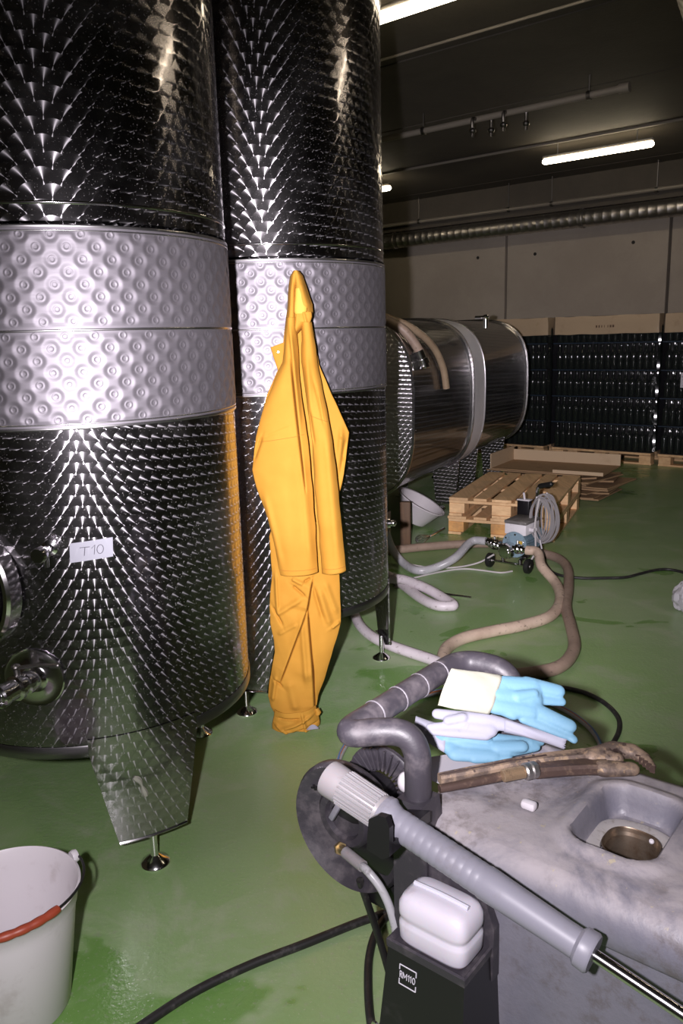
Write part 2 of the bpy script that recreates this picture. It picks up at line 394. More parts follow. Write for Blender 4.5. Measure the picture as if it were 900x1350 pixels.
def lampmat():
    t = NT('lit_diffuser'); e = t.n('ShaderNodeEmission'); e.inputs[0].default_value = (1, .84, .60, 1); e.inputs[1].default_value = LAMP_EMIT; return t.done(e)
M['lamp'] = lampmat()
M['lamp_body'] = simple('grey_lamp_housing', (.30,.28,.25), .5)
M['bag'] = simple('clear_plastic_sheet', (.62,.60,.64), .25, Alpha=.72)
# ------------------------------------------------------------------ the hall
UU, VV = V3((.775, -.633, 0)), V3((.633, .775, 0))
def wq(t, q, z=0): return UU*t + VV*q + V3((0, 0, z))
ZR = Matrix.Rotation(atan2(-.633, .775), 3, 'Z')

m = MB(); m.box((0, 5, -.05), (26, 26, .1)); floor = struct(m.build('floor', M['floor'], smooth=0))
# ceiling: cast strips with narrow joints
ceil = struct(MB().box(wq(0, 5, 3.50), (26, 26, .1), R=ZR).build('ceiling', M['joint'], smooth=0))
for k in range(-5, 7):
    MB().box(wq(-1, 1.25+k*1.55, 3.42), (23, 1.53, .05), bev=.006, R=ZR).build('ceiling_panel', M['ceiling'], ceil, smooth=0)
# back wall: precast panels with recessed joints and tie holes
wb = struct(MB().box(wq(-1, 10.72, 1.7), (26, .2, 3.4), R=ZR).build('wall_back', M['joint'], smooth=0))
J0, JS = -5.485, 2.213
for k in range(-4, 6):
    MB().box(wq(J0+JS*(k+.5), 10.56, 1.7), (JS-.035, .12, 3.4), bev=.008, R=ZR).build('panel', M['wall'], wb, smooth=0)
for (t, z) in ((-5.93, 2.55), (-5.05, 2.53), (-3.72, 2.56), (-5.93, .9), (-3.9, .9)):
    MB().cyl(wq(t, 10.494, z), wq(t, 10.53, z), .022, seg=12).build('tie_hole', M['hole'], wb)
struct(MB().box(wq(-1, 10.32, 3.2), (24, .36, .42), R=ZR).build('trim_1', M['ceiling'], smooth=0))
struct(MB().box((-5.2, 3, 1.7), (.2, 26, 3.4)).build('wall_left', M['wall'], smooth=0))
struct(MB().box((8.6, 1, 1.7), (.2, 26, 3.4)).build('wall_right', M['wall'], smooth=0))
struct(MB().box((0, -6, 1.7), (26, .2, 3.4)).build('wall_front', M['wall'], smooth=0))

# fluorescent fittings under the ceiling
def lamp(t0, q, label):
    L = 1.14; k_ = 1.018; c = wq(t0*k_+L/2, q*k_, 3.275)
    r = thing('ceiling_lamp', label, 'lamp', c, 'fluorescent ceiling fittings')
    F = Matrix.Translation(c) @ ZR.to_4x4()
    m = MB(F); m.box((0, 0, .005), (L, .042, .03), bev=.008); m.build('housing', M['lamp_body'], r)
    m = MB(F)
    rs = []
    for x in (-L/2, -L/2+.02, L/2-.02, L/2):
        h = .6 if abs(x) > L/2-.01 else 1
        rs.append([V3((x, .036*h*cos(a), -.036+.030*h*sin(a))) for a in [2*pi*k/14 for k in range(14)]])
    m.rings(rs); m.build('diffuser', M['lamp'], r)
    for x in (-L*.36, L*.36):
        m = MB(F); m.cyl((x, 0, .02), (x, 0, .122), .006, seg=8); m.build('hanger', M['lamp_body'], r)
lamp(-3.88, 8.2, 'lit fluorescent ceiling fitting in front of the back wall, above the bottle pallets')
lamp(-6.935, 8.2, 'lit fluorescent fitting of which only one end shows behind the rear tank')
lamp(-3.12, 3.95, 'lit fluorescent fitting at the top edge, nearest the upright tanks')
lamp(-.05, 3.95, 'lit fluorescent fitting out of frame over the machine')
lamp(-3.3, -.35, 'lit fluorescent fitting out of frame beside the front tank')

# water pipe with taps
r = thing('water_pipe', 'dark ceiling pipe with four small taps hanging from it', 'pipe', wq(-4.4, 6.37, 3.25))
MB().cyl(wq(-8.5, 6.37, 3.25), wq(-2.36, 6.37, 3.25), .026, seg=14).build('tube', M['pipe'], r)
MB().cyl(wq(-2.42, 6.37, 3.25), wq(-2.34, 6.37, 3.25), .036, seg=14).build('end_cap', M['pipe'], r)
for t in (-6.0, -4.15, -2.65):
    m = MB(); m.cyl(wq(t-.015, 6.37, 3.25), wq(t+.015, 6.37, 3.25), .034, seg=14); m.cyl(wq(t, 6.37, 3.25), wq(t, 6.37, 3.41), .008, seg=8)
    m.build('clamp', M['dark_steel'], r)
for t, dq in ((-3.62, -.07), (-3.50, .03), (-3.34, -.06), (-3.19, .04)):
    m = MB(); p = wq(t, 6.37, 3.25); e = wq(t, 6.37+dq, 3.15)
    m.tube([p, wq(t, 6.37+dq, 3.24), e], .014, seg=8); m.ball(e, .030, (1, 1, .8), 10, 6); m.cyl(e, e-V3((0, 0, .05)), .013, seg=8)
    m.build('tap', M['dark_steel'], r)
# spiral ducts
def duct(name, label, a, b, R, pitch=.11):
    a, b = V3(a), V3(b); r = thing(name, label, 'duct', a); L = (b-a).length; pr = [(R, 0)]; z = pitch
    while z < L:
        pr += [(R, z-.010), (R+.0025, z-.004), (R+.0025, z+.004), (R, z+.010)]; z += pitch
    pr.append((R, L)); MB().lathe(pr, a, b-a, 24, True).build('duct_tube', M['galv'], r, smooth=50)
    for k in (.25, .5, .78):
        p = a.lerp(b, k); d = (b-a).normalized(); m = MB(); m.cyl(p-d*.02, p+d*.02, R+.012, seg=24); m.cyl(p, V3((p.x, p.y, 3.41)), .007, seg=8)
        m.build('strap', M['galv'], r)
duct('air_duct', 'galvanised spiral air duct running along the top of the back wall', wq(-10, 10.15, 2.86), wq(1.5, 10.15, 2.88), .105)
duct('air_duct', 'spiral air duct at the top right corner of the view', (1.55, 3.75, 3.02), (4.45, 9.1, 3.02), .115)
r = thing('conduit_pipe', 'thin pipe under the ceiling just above the spiral duct', 'pipe', wq(-6, 10.0, 3.07))
MB().cyl(wq(-10, 10.0, 3.06), wq(1.5, 10.0, 3.09), .024, seg=10).build('tube', M['pipe'], r)
for t in (-6.6, -5.2, -4.6, -3.3, -1.5):
    m = MB(); m.cyl(wq(t-.015, 10, 3.07), wq(t+.015, 10, 3.07), .034, seg=10); m.cyl(wq(t, 10, 3.07), wq(t, 10, 3.41), .007, seg=8); m.build('clamp', M['dark_steel'], r)
tag(rebase(MB().tube([wq(-6, 4.94, 3.372), wq(-3.4, 4.94, 3.372), wq(.5, 4.94, 3.372)], .009, 8, 2).build('ceiling_cable', M['pipe']), wq(-3, 4.94, 3.372)), 'thin cable fixed along the dark ceiling between the lamp rows', 'cable')
tag(rebase(MB().tube([wq(-8, 8.2, 3.376), wq(-3.4, 8.2, 3.376), wq(.9, 8.2, 3.376)], .014, 8, 2).build('lamp_conduit', M['pipe']), wq(-3, 8.2, 3.376)), 'thin conduit linking the row of lamps nearest the back wall', 'conduit')

# ------------------------------------------------------------------ upright steel tanks
def tank(T, label, legs, a_face, rot):
    cx, cy, R = T; o = V3((cx, cy, 0))
    r = thing('steel_tank', label, 'tank', o, 'upright steel tanks')
    def uv(p):
        a = atan2(p.y-cy, p.x-cx) - a_face
        while a > pi: a -= 2*pi
        while a < -pi: a += 2*pi
        return (a*R+rot, p.z)
    P = lambda a, z, rr=R: V3((cx+rr*cos(a), cy+rr*sin(a), z))
    def sheet(name, z0, z1, mat, nz=6, rr=R):
        m = MB(); m.grid(lambda u, v: P(a_face+pi*(2*u-1), z0+(z1-z0)*v, rr), 120, nz)
        # seam at the back: split uv there
        o_ = m.build(name, M[mat], r, smooth=60, uv=None, fix=False)
        ul = o_.data.uv_layers.new(name='UVMap')
        for poly in o_.data.polygons:
            us = [(li, o_.data.loops[li].vertex_index) for li in poly.loop_indices]
            for li, vi in us:
                i = vi % 121; j = vi // 121
                ul.data[li].uv = (pi*(2*i/120-1)*R+rot, z0+(z1-z0)*j/nz)
        return o_
    sheet('upper_shell', 1.79, 2.75, 'swirl_big')
    sheet('lower_shell', .405, 1.31, 'swirl')
    for nm, z in (('weld_seam', 1.832),):
        MB().lathe([(R, z-.004), (R+.0022, z-.001), (R+.0022, z+.001), (R, z+.004)], o, seg=120).build(nm, M['polished'], r, smooth=60)
    # quilted cooling jacket: two bands of sheet pillowed between rows of weld spots
    px, pz = .0695, .0292
    def jacket(z0, z1, ph):
        nu, nv = 900, 110
        a0, a1 = a_face-radians(118), a_face+radians(118)
        rows = round((z1-z0-.04)/pz)
        def f(u, v):
            a = a0+(a1-a0)*u; z = z0+(z1-z0)*v; x = (a-a_face)*R; b = 0.0
            e = min(v, 1-v)*(z1-z0)
            edge = min(1, max(0, (e-.006)/.012))
            best = 9
            zz = (z-z0-.019)/pz; j0 = math.floor(zz)
            for j in (j0-1, j0, j0+1, j0+2):
                if j < 0 or j > rows: continue
                xo = (j % 2)*.5+ph; i = round(x/px-xo)
                d = math.hypot(x-(i+xo)*px, z-z0-.019-j*pz)
                if d < best: best = d
            k = min(1, max(0, (best-.0082)/.016)); h = .0023*(k*k*(3-2*k))
            rim = .0011*exp(-((best-.0078)/.0013)**2)
            return P(a, z, R+.004+edge*(h)+rim-(0.0003 if best < .006 else 0))
        m = MB(); m.grid(f, nu, nv); o_ = m.build('cooling_jacket', M['jacket'], r, smooth=60, fix=False)
    jacket(1.536, 1.776, .1); jacket(1.296, 1.532, .27)
    for z, h in ((1.7785, .0035), (1.534, .003), (1.2935, .0035), (1.768, .0015), (1.304, .0015)):
        m = MB(); m.grid(lambda u, v: P(a_face+radians(118)*(2*u-1), z+(v-.5)*h*2, R+.0050+.001*sin(pi*v)), 140, 3); m.build('jacket_edge', M['brushed'], r, smooth=60, fix=False)
    # bottom skirt, dished base and roof
    MB().lathe([(R+.0015, .424), (R+.003, .422), (R+.003, .392), (R+.0015, .388), (R-.006, .386), (R-.012, .392)], o, seg=120).build('bottom_rim', M['rim'], r, smooth=40)
    MB().lathe([(R-.010, .40), (R*.8, .375), (R*.45, .352), (.05, .340), (.045, .30), (0, .30)], o, seg=64).build('dished_base', M['brushed'], r)
    MB().lathe([(R, 2.75), (R+.006, 2.757), (R-.02, 2.78), (.23, 2.93), (.22, 2.97), (0, 2.98)], o, seg=64).build('tank_roof', M['brushed'], r)
    # legs: rolled tapering plates with a turned foot
    for k, (ac, ht, hb) in enumerate(legs):
        m = MB()
        def lf(u, v, ro):
            z = .44-.335*v; w = ht+(hb-ht)*max(0, (v-.15)/.85); return P(ac+w*(2*u-1), z, ro)
        n = 14
        for ro in (R+.0036, R-.002): m.grid(lambda u, v: lf(u, v, ro), n, 8)
        m.grid(lambda u, v: lf(u, 1, R-.002+.0056*v), n, 1)
        for s in (0, 1): m.grid(lambda u, v: lf(s, v, R-.002+.0056*u), 1, 8)
        lg = m.build('leg', M['swirl_leg'], r, smooth=30, uv=uv)
        m = MB(); m.grid(lambda u, v: P(ac+hb*(2*u-1), .106+.008*v, R+.0045+.003*sin(pi*v)), n, 2); m.grid(lambda u, v: P(ac+hb*(2*u-1), .106, R-.020+.025*v), n, 1)
        m.build('leg_hem', M['polished'], lg, smooth=60, fix=False)
        q = P(ac, 0, R-.022)
        MB().lathe([(0, .0), (.041, .0), (.043, .004), (.040, .010), (.024, .020), (.012, .030), (.0105, .036), (.0105, .115), (0, .115)], q, seg=28).build('foot', M['chrome'], lg)
    return r, P, uv

T1 = (-.80, 2.47, .475); T2 = (-.272, 3.46, .475)
r1, P1, uv1 = tank(T1, 'large front swirl-polished steel tank with a taped T10 tag and drain valve', [(radians(-60.5), radians(19), radians(12)), (radians(59.5), radians(19), radians(12)), (radians(179.5), radians(19), radians(12))], radians(-72), .011)
r2, P2, uv2 = tank(T2, 'rear swirl-polished steel tank behind the hanging yellow rain clothes', [(radians(12), radians(19), radians(12)), (radians(-108), radians(19), radians(12)), (radians(132), radians(19), radians(12))], radians(-86), .02)
# small outlet on the far side of the rear tank
p = V3((0.1937, 3.5, 0.6723)); d = V3((1, .05, 0))
m = MB(); m.cyl(p-d*.03, p+d*.035, .014, seg=14); m.cyl(p+d*.012, p+d*.024, .022, seg=14); m.ball(p+d*.038, .016, (1, 1, 1), 12, 6); m.build('side_outlet', M['chrome'], r2)

# --- fittings on the front tank
def frame1(p):
    n = V3((p[0]-T1[0], p[1]-T1[1], 0)).normalized(); return V3(p), n, V3((-n.y, n.x, 0))
# paper tag
a_ = atan2(-0.4665, 0.08961); b_ = atan2(-0.434, 0.1931)
def tagp(u, v, off=.0018): return P1(a_+(b_-a_)*(u+.03*v), .944+.052*v+.006*u, T1[2]+off)
m = MB(); m.grid(lambda u, v: tagp(u, v), 10, 2); m.grid(lambda u, v: tagp(u, v, .0012), 10, 2); lab = m.build('tag', M['tape'], r1, label='translucent tape tag with T10 handwritten on it')
for ch, st in (('letter', [[(.23, .72), (.46, .70)], [(.35, .72), (.33, .28)]]), ('digit', [[(.50, .60), (.58, .76), (.56, .28)]]), ('digit', [[(.70+.075*cos(x), .50+.23*sin(x)) for x in [2*pi*k/16 for k in range(17)]]])):
    m = MB()
    for s in st: m.tube([tagp(u, v, .0028) for u, v in s], .0009, 6, 1, smooth=False)
    m.build(ch, M['ink'], lab)
# sample cock
p, n, tt = frame1((-0.7558, 1.9971, 0.9881)); Z = V3((0, 0, 1))
m = MB(); m.lathe([(.0, 0), (.021, 0), (.021, .006), (.012, .010), (.012, .045), (.016, .047), (.016, .060), (0, .060)], p, n, 18); sc = m.build('sample_cock', M['chrome'], r1)
q = p+n*.045
m = MB(); m.lathe([(0, 0), (.018, .0), (.0205, .004), (.0205, .022), (.018, .027), (0, .027)], q+n*.012-tt*.004, n-tt*.25, 20); m.build('cock_knob', M['polished'], sc)
m = MB(); m.cyl(q, q-Z*.040, .0075, .0065, 14); m.build('spout', M['chrome'], sc)
# drain valve on a flange
p, n, tt = frame1((-0.834, 1.9962, 0.6306))
m = MB(); m.lathe([(0, .001), (.080, .001), (.083, .003), (.080, .006), (.074, .005), (.040, .007), (.034, .012), (.028, .022), (0, .022)], p, n, 40); fg = m.build('drain_flange', M['polished'], r1, smooth=50)
ax = (n*.94 - tt*.34).normalized()
m = MB(); m.lathe([(0, .0), (.026, 0), (.026, .018), (.032, .02), (.032, .033), (.027, .036), (.027, .05), (.034, .052), (.034, .062), (.027, .066), (.027, .100), (.031, .102), (.031, .117), (.026, .122), (.0235, .122), (.022, .09), (0, .09)], p+n*.012, ax, 28); dv = m.build('drain_valve', M['chrome'], fg, smooth=40)
q = p+ax*.045+n*.012
m = MB(); m.cyl(q, q+Z*.052-tt*.006, .009, .008, 14); m.ball(q+Z*.054-tt*.006, .012, (1, 1, .7), 12, 6); h0 = q+Z*.050-tt*.006; h1 = h0+tt*.118+Z*.012+n*.01
m.tube([h0, h0.lerp(h1, .5)+Z*.004, h1], .0052, 10); m.capsule(h1-(h1-h0)*.15, h1, .0075, .0085); m.build('valve_lever', M['dark_steel'], fg)
for sgn in (-.4, .4):
    q2 = p+ax*.112+n*.012; m = MB(); m.box(q2+tt*sgn*.02, (.006, .004, .035), .001); m.build('valve_disc', M['polished'], fg)
# hatch at the left edge of the view
p, n, tt = frame1((-1.001, 2.0396, 0.8791))
m = MB(); m.lathe([(.172, -.03), (.176, .012), (.170, .020), (.158, .020), (.154, .006), (.150, -.02)], p+n*.01, n, 56); hf = m.build('hatch_frame', M['polished'], r1)
m = MB(); m.lathe([(.148, .004), (.150, .022), (.140, .030), (.10, .040), (.05, .046), (0, .048)], p+n*.012, n, 56); m.build('hatch_door', M['chrome'], hf)
m = MB(); m.box(p+n*.075, (.05, .05, .3), .01, R=Matrix.Rotation(atan2(n.y, n.x), 3, 'Z')); m.cyl(p+n*.04, p+n*.13, .014, seg=14); m.build('hatch_bar', M['polished'], hf)
# glue streak left on the front leg
m = MB(); m.tube([P1(radians(-66), .305, .4795), P1(radians(-64.2), .290, .4795), P1(radians(-63.2), .262, .4795), P1(radians(-62.5), .240, .4795)], lambda t: .003+.006*abs(sin(5*t+.5)), 6, 5)
m.build('glue_streak', M['cream'], r1)

# ------------------------------------------------------------------ wrapped loads of bottles on pallets
mb = MB(); mb.lathe([(0, 0), (.034, 0), (.0365, .004), (.0365, .155), (.034, .178), (.020, .200), (.0145, .212), (.0140, .268), (.0165, .270), (.0165, .284), (.0140, .288), (0, .288)], (0, 0, 0), (0, 0, 1), 14)
bottle0 = mb.build('bottle', M['glass'], None); bottle_me = bottle0.data; bpy.data.objects.remove(bottle0)
def local_box(mb_, F, c, s, bev=0): mb_.F = F; mb_.box(c, s, bev); return mb_
def bottle_load(corner, label, n_from, n_to, sticker=False):
    c = V3(corner); r = thing('bottle_load', label, 'pallet load', c, 'wrapped pallet loads of bottles')
    F = Matrix.Translation(c) @ ZR.to_4x4(); W, D = 1.17, 1.0; LH = .303; B0 = .146
    for y in (.07, .5, .93):
        for x in (.07, W/2, W-.07):
            MB(F).box((x, y, .065), (.13, .12, .085), .004).build('block', M['wood'], r, smooth=0)
        MB(F).box((W/2, y, .012), (W, .11, .022), .003).build('bottom_board', M['wood'], r, smooth=0)
    for y in (.05, .27, .5, .73, .95): MB(F).box((W/2, y, .126), (W, .13, .024), .003).build('deck_board', M['wood'], r, smooth=0)
    for k in range(5): MB(F).box((W/2, D/2, B0+k*LH-.003), (W-.01, D-.01, .006)).build('layer_sheet', M['rubber'], r, smooth=0)
    for k in range(5):
        for i in range(n_from, n_to):
            b = bpy.data.objects.new('bottle', bottle_me); COL.objects.link(b); b.parent = r
            b.location = ZR @ V3((.045+.0720*i, .045, B0+k*LH+.001)); b.rotation_euler = (0, 0, random.random()*6)
    m = MB()
    for k in range(5):
        for i in range(n_from, n_to):
            p = c+ZR @ V3((.081+.0720*i, .108, B0+k*LH+.001)); m.lathe([(.036, 0), (.036, .16), (.015, .21), (.015, .285), (0, .285)], p, (0, 0, 1), 8)
    m.build('second_row', M['glass'], r, kind='stuff')
    MB(F).box((W/2, .58, B0+LH*2.5), (W-.03, .80, LH*5-.01)).build('bottle_core', M['rubber'], r, smooth=0)
    # board cap folded down over the top layer, uneven under the film
    def cap(u, v):
        a = u*4; k = min(3, int(a)); f = a-k; cs = [(0, 0), (W, 0), (W, D), (0, D), (0, 0)]
        x = cs[k][0]+(cs[k+1][0]-cs[k][0])*f; y = cs[k][1]+(cs[k+1][1]-cs[k][1])*f
        nx, ny = ((0, -1), (1, 0), (0, 1), (-1, 0))[k]; z = 1.452+.20*v; e = .012+.010*noise.noise(V3((x*5, y*5, z*9+c.x)))-.02*max(0, v-.75)
        return V3((x+nx*e, y+ny*e, z+.006*noise.noise(V3((x*7+3, y*7, c.x)))))
    m = MB(F); m.grid(cap, 96, 6); m.box((W/2, D/2, 1.642), (W-.004, D-.004, .014), .005); m.build('cardboard_cap', M['card_edge'], r)
    def wrap(u, v):
        a = u*4; k = min(3, int(a)); f = a-k; cs = [(-.012, -.012), (W+.012, -.012), (W+.012, D+.012), (-.012, D+.012), (-.012, -.012)]
        x = cs[k][0]+(cs[k+1][0]-cs[k][0])*f; y = cs[k][1]+(cs[k+1][1]-cs[k][1])*f; z = .10+1.555*v
        nx, ny = ((0, -1), (1, 0), (0, 1), (-1, 0))[k]; q = ((z-B0)/LH) % 1
        e = .014 - .010*(.5+.5*cos(2*pi*q)) + .007*noise.noise(V3((x*4+c.x, y*4, z*5)))+.004*noise.noise(V3((x*16, y*16, z*6)))
        cor = min(f, 1-f); e -= .006*exp(-cor*30)
        return V3((x+nx*e, y+ny*e, z))
    m = MB(F); m.grid(wrap, 160, 60); m.build('film_wrap', M['film'], r)
    for k in (1, 2, 3, 4):
        m = MB(F); z = B0+k*LH-.004; m.box((W/2, -.015, z), (W+.03, .006, .012), .002); m.build('strap', M['film_dark'], r, smooth=0)
    if sticker:
        m = MB(F); m.box((.30, -.030, .95), (.20, .003, .16)); lb = m.build('delivery_label', M['white'], r, smooth=0)
        for (x, z, w_, h_) in ((.26, 1.005, .08, .006), (.26, .985, .10, .004), (.34, 1.0, .035, .03), (.30, .955, .16, .003), (.25, .895, .045, .025), (.335, .895, .075, .025), (.30, .925, .15, .003)):
            m = MB(F); m.box((x, -.0322, z), (w_, .001, h_)); m.build('print', M['ink_black'], lb, smooth=0)
    # smudged stamp on the cap
    for k, (x, w_) in enumerate(((.50, .022), (.53, .018), (.56, .012), (.59, .008), (.63, .010), (.66, .024), (.69, .026))):
        if n_to-n_from == 16: MB(F).box((x, -.0275, 1.535), (w_*.8, .002, .026)).build('stamp', M['wood_old'], r, smooth=0)
bottle_load((2.5552, 9.5207, 0), 'shrink-wrapped load of dark bottles, the whole one between its two neighbours at the back wall', 0, 16)
bottle_load((1.5671, 10.3278, 0), 'shrink-wrapped load of bottles partly hidden behind the lying tank', 8, 16)
bottle_load((3.5201, 8.7326, 0), 'shrink-wrapped load of bottles with a white delivery label', 0, 9, True)

# ------------------------------------------------------------------ lying steel tank
A = V3((.45, .893, 0)).normalized(); Bv = V3((A.y, -A.x, 0)); HC = V3((.498, 5.40, .99)) - Bv*.60
def hsec(t, g=0.0, n=72):
    out = []; hw, hh, cr = .60+g, .63+g, .42
    for k in range(n):
        a = 2*pi*k/n; ca, sa = cos(a), sin(a); e = 2/3.1
        out.append(HC+A*t+Bv*(hw*abs(ca)**e*(1 if ca >= 0 else -1))+V3((0, 0, hh*abs(sa)**e*(1 if sa >= 0 else -1))))
    return out
r = thing('lying_tank', 'long horizontal steel tank lying behind the upright tanks, with hoses over it', 'tank', HC+V3((0, 0, -.99)))
def huv(mbx): return None
def hsheet(name, t0, t1, mat, g=0.0):
    m = MB(); n = 72; k = max(2, int((t1-t0)/.2)); ts = [t0+(t1-t0)*i/k for i in range(k+1)]
    rs = [hsec(t, g, n) for t in ts]
    for q in rs: q.append(q[0])
    m.rings(rs, False, False, loop=False); o = m.build(name, M[mat], r, smooth=50, fix=False)
    per = [0]
    for i in range(n): per.append(per[-1]+(rs[0][i+1]-rs[0][i]).length)
    ul = o.data.uv_layers.new(name='UVMap')
    for poly in o.data.polygons:
        for li in poly.loop_indices:
            vi = o.data.loops[li].vertex_index; ul.data[li].uv = (ts[vi//(n+1)], per[vi % (n+1)])
    return o
hsheet('front_shell', .0, 1.36, 'swirl_small'); hsheet('rear_shell', 1.66, 3.2, 'swirl_small')
hsheet('clamping_band', 1.34, 1.68, 'band', .012)
for t in (.0, 1.345, 1.675, 3.19):
    m = MB(); m.rings([hsec(t-.010, .002), hsec(t-.008, .018), hsec(t+.008, .018), hsec(t+.010, .002)], False, False); m.build('rim', M['polished'], r, smooth=40)
def end_uv(p): q = p-HC; return (q.dot(Bv), q.z)
m = MB(); s0 = hsec(.012, -.004); c0 = HC+A*.012; m.rings([s0, [c0+(p-c0)*.5-A*.05 for p in s0], [c0+(p-c0)*.04-A*.07 for p in s0]], False, True); m.build('front_end', M['swirl_end'], r, smooth=60, uv=end_uv)
m = MB(); s0 = hsec(3.19, -.004); m.rings([s0], False, True); m.build('rear_end', M['brushed'], r)
for t in (1.45, 1.98, 2.9):
    for sd in (-1, 1):
        m = MB(); p = HC+A*t; F = Matrix(((Bv.x, A.x, 0, p.x), (Bv.y, A.y, 0, p.y), (0, 0, 1, 0), (0, 0, 0, 1)))
        m.F = F; m.prism([(sd*.24, 0, .05), (sd*.42, 0, .05), (sd*.46, 0, .50), (sd*.20, 0, .50)], (0, .012, 0)); lg = m.build('leg', M['swirl_end'], r, smooth=20, uv=lambda q: ((q-HC).dot(Bv), q.z))
        m = MB(F); m.lathe([(0, 0), (.04, 0), (.03, .02), (.012, .03), (.012, .06), (0, .06)], (sd*.29, .006, 0), (0, 0, 1), 18); m.build('foot', M['chrome'], lg)
p = V3((1.242, 6.8, 1.5908)); m = MB(); m.cyl(p-V3((0, 0, .05)), p+V3((0, 0, .02)), .022, seg=14); m.cyl(p+Bv*-.09+V3((0, 0, .035)), p+Bv*.03+V3((0, 0, .035)), .014, seg=12); m.ball(p+V3((0, 0, .035)), .03, (1, 1, .8), 12, 6); m.build('breather_valve', M['chrome'], r)
for sd in (-.30, .30):
    MB().box(HC+A*.12+Bv*sd+V3((0, 0, -.86)), (.14, .10, .25), .006, R=Matrix.Rotation(atan2(A.y, A.x), 3, 'Z')).build('rear_block', M['dark_steel'], r, smooth=0)
r.children[-1].name = 'support_block'; r.children[-2].name = 'support_block'
# hoses thrown over it
def on_shell(t, ang, g=.034):
    ca, sa = cos(ang), sin(ang); e = 2/3.1
    return HC+A*t+Bv*((.60+g)*abs(ca)**e*(1 if ca >= 0 else -1))+V3((0, 0, (.63+g)*abs(sa)**e*(1 if sa >= 0 else -1)))
h = MB().tube([on_shell(.17, radians(132)), on_shell(.17, radians(105)), on_shell(.19, radians(80)), on_shell(.24, radians(58)), on_shell(.36, radians(42)), on_shell(.48, radians(28)), on_shell(.56, radians(14)), on_shell(.60, radians(4))], .026, 12, 6).build('draped_hose', M['hose_clear'])
tag(rebase(h, on_shell(.1, 1.6, 0)), 'amber hose with open cut end hanging over the lying tank', 'hose', 'hoses draped over the lying tank')
rr_ = thing('draped_hose', 'brown hose with a steel coupling hanging over the front end of the lying tank', 'hose', on_shell(.03, 1.5, 0), 'hoses draped over the lying tank')
MB().tube([on_shell(.06, radians(130)), on_shell(.05, radians(100)), on_shell(.06, radians(75)), on_shell(.09, radians(52)), on_shell(.13, radians(38)), on_shell(.17, radians(27))], .032, 12, 6).build('tube', M['hose_brown'], rr_)
a, b = on_shell(.165, radians(28), .03), on_shell(.20, radians(16), .034)
m = MB(); m.cyl(a, b, .036, .034, 14); m.cyl(a.lerp(b, .5), a.lerp(b, .8), .045, seg=14); m.cyl(b+A*-.07, b+A*.07, .010, seg=8); m.build('coupling', M['chrome'], rr_)
# board standing under the front end
F = Matrix.Translation((0.4548, 5.5843, 0)) @ Matrix.Rotation(radians(-12), 4, 'Z')
tag(rebase(MB(F).box((0, .03, .165), (.075, .05, .33), .005).build('wooden_board', M['wood_old']), (0.4548, 5.5843, 0)), 'oily brown board standing on end under the lying tank beside the white tub', 'board')
# white tub leaning by the board
c = V3((0.5543, 6.2057, 0)); ax = V3((.50, -.12, .9)).normalized()
m = MB(); m.lathe([(0, .004), (.10, 0), (.115, .008), (.19, .165), (.205, .168), (.205, .176), (.185, .174), (.108, .018), (0, .014)], c+V3((0, 0, .058)), ax, 40)
tag(rebase(m.build('tub', M['bucket']), c), 'round white plastic tub tilted on the floor beside the brown board', 'tub')
# whisk
r = thing('whisk', 'long wire whisk lying on the floor between tub and wooden pallets', 'whisk', (0.6175, 5.7649, 0))
h0, h1 = V3((0.7932, 6.023, 0.02)), V3((0.6587, 5.777, 0.025)); tip = V3((0.5425, 5.6344, 0.03)); dd = (tip-h1).normalized(); x, y, z = frame(dd)
MB().cyl(h0, h1, .011, .009, 12).build('grip', M['polished'], r)
for k in range(6):
    a = pi*k/6; s = x*cos(a)+y*sin(a); m = MB(); L = (tip-h1).length
    m.tube([h1+s*.004, h1+dd*L*.35+s*.022, h1+dd*L*.8+s*.034, tip, h1+dd*L*.8-s*.034, h1+dd*L*.35-s*.022, h1-s*.004], .0016, 5, 5); m.build('wire_loop', M['polished'], r)

# ------------------------------------------------------------------ two wooden pallets, one on the other
PL = V3((.42, .9075, 0)).normalized(); PS = V3((PL.y, -PL.x, 0))
def euro_pallet(o, label, blockmat):
    o = V3(o); r = thing('wooden_pallet', label, 'pallet', o, 'wooden pallets stacked by the pump')
    F = Matrix(((PS.x, PL.x, 0, o.x), (PS.y, PL.y, 0, o.y), (0, 0, 1, o.z), (0, 0, 0, 1))); rnd = random.Random(label)
    for x, w_ in ((.0725, .145), (.245, .10), (.40, .145), (.555, .10), (.7275, .145)):
        j = rnd.uniform(-.006, .006); MB(F).box((x+j, .6, .1335), (w_, 1.2+rnd.uniform(-.012, .004), .021), .003).build('deck_board', M['wood_y'], r, smooth=0)
    for y in (.0725, .6, 1.1275): MB(F).box((.4, y, .1115), (.8, .135, .021), .003).build('stringer_board', M['wood'], r, smooth=0)
    for x in (.05, .4, .75):
        for y in (.0725, .6, 1.1275): MB(F).box((x if x == .4 else (.06 if x < .4 else .74), y, .0615), (.12 if x != .4 else .145, .135, .077), .005).build('block', M[blockmat] if y < .1 else M['wood'], r, smooth=0)
        MB(F).box((x, .6, .0115), (.10 if x != .4 else .14, 1.2, .021), .003).build('bottom_board', M['wood_y'], r, smooth=0)
    return r
po = V3((0.813, 5.9323, 0))
euro_pallet(po, 'lower of the two wooden pallets, its front blocks stained orange', 'wood_orange')
euro_pallet(po+V3((0, 0, .1445))+PS*.006, 'upper wooden pallet with five pale deck boards, beside the pump', 'wood')

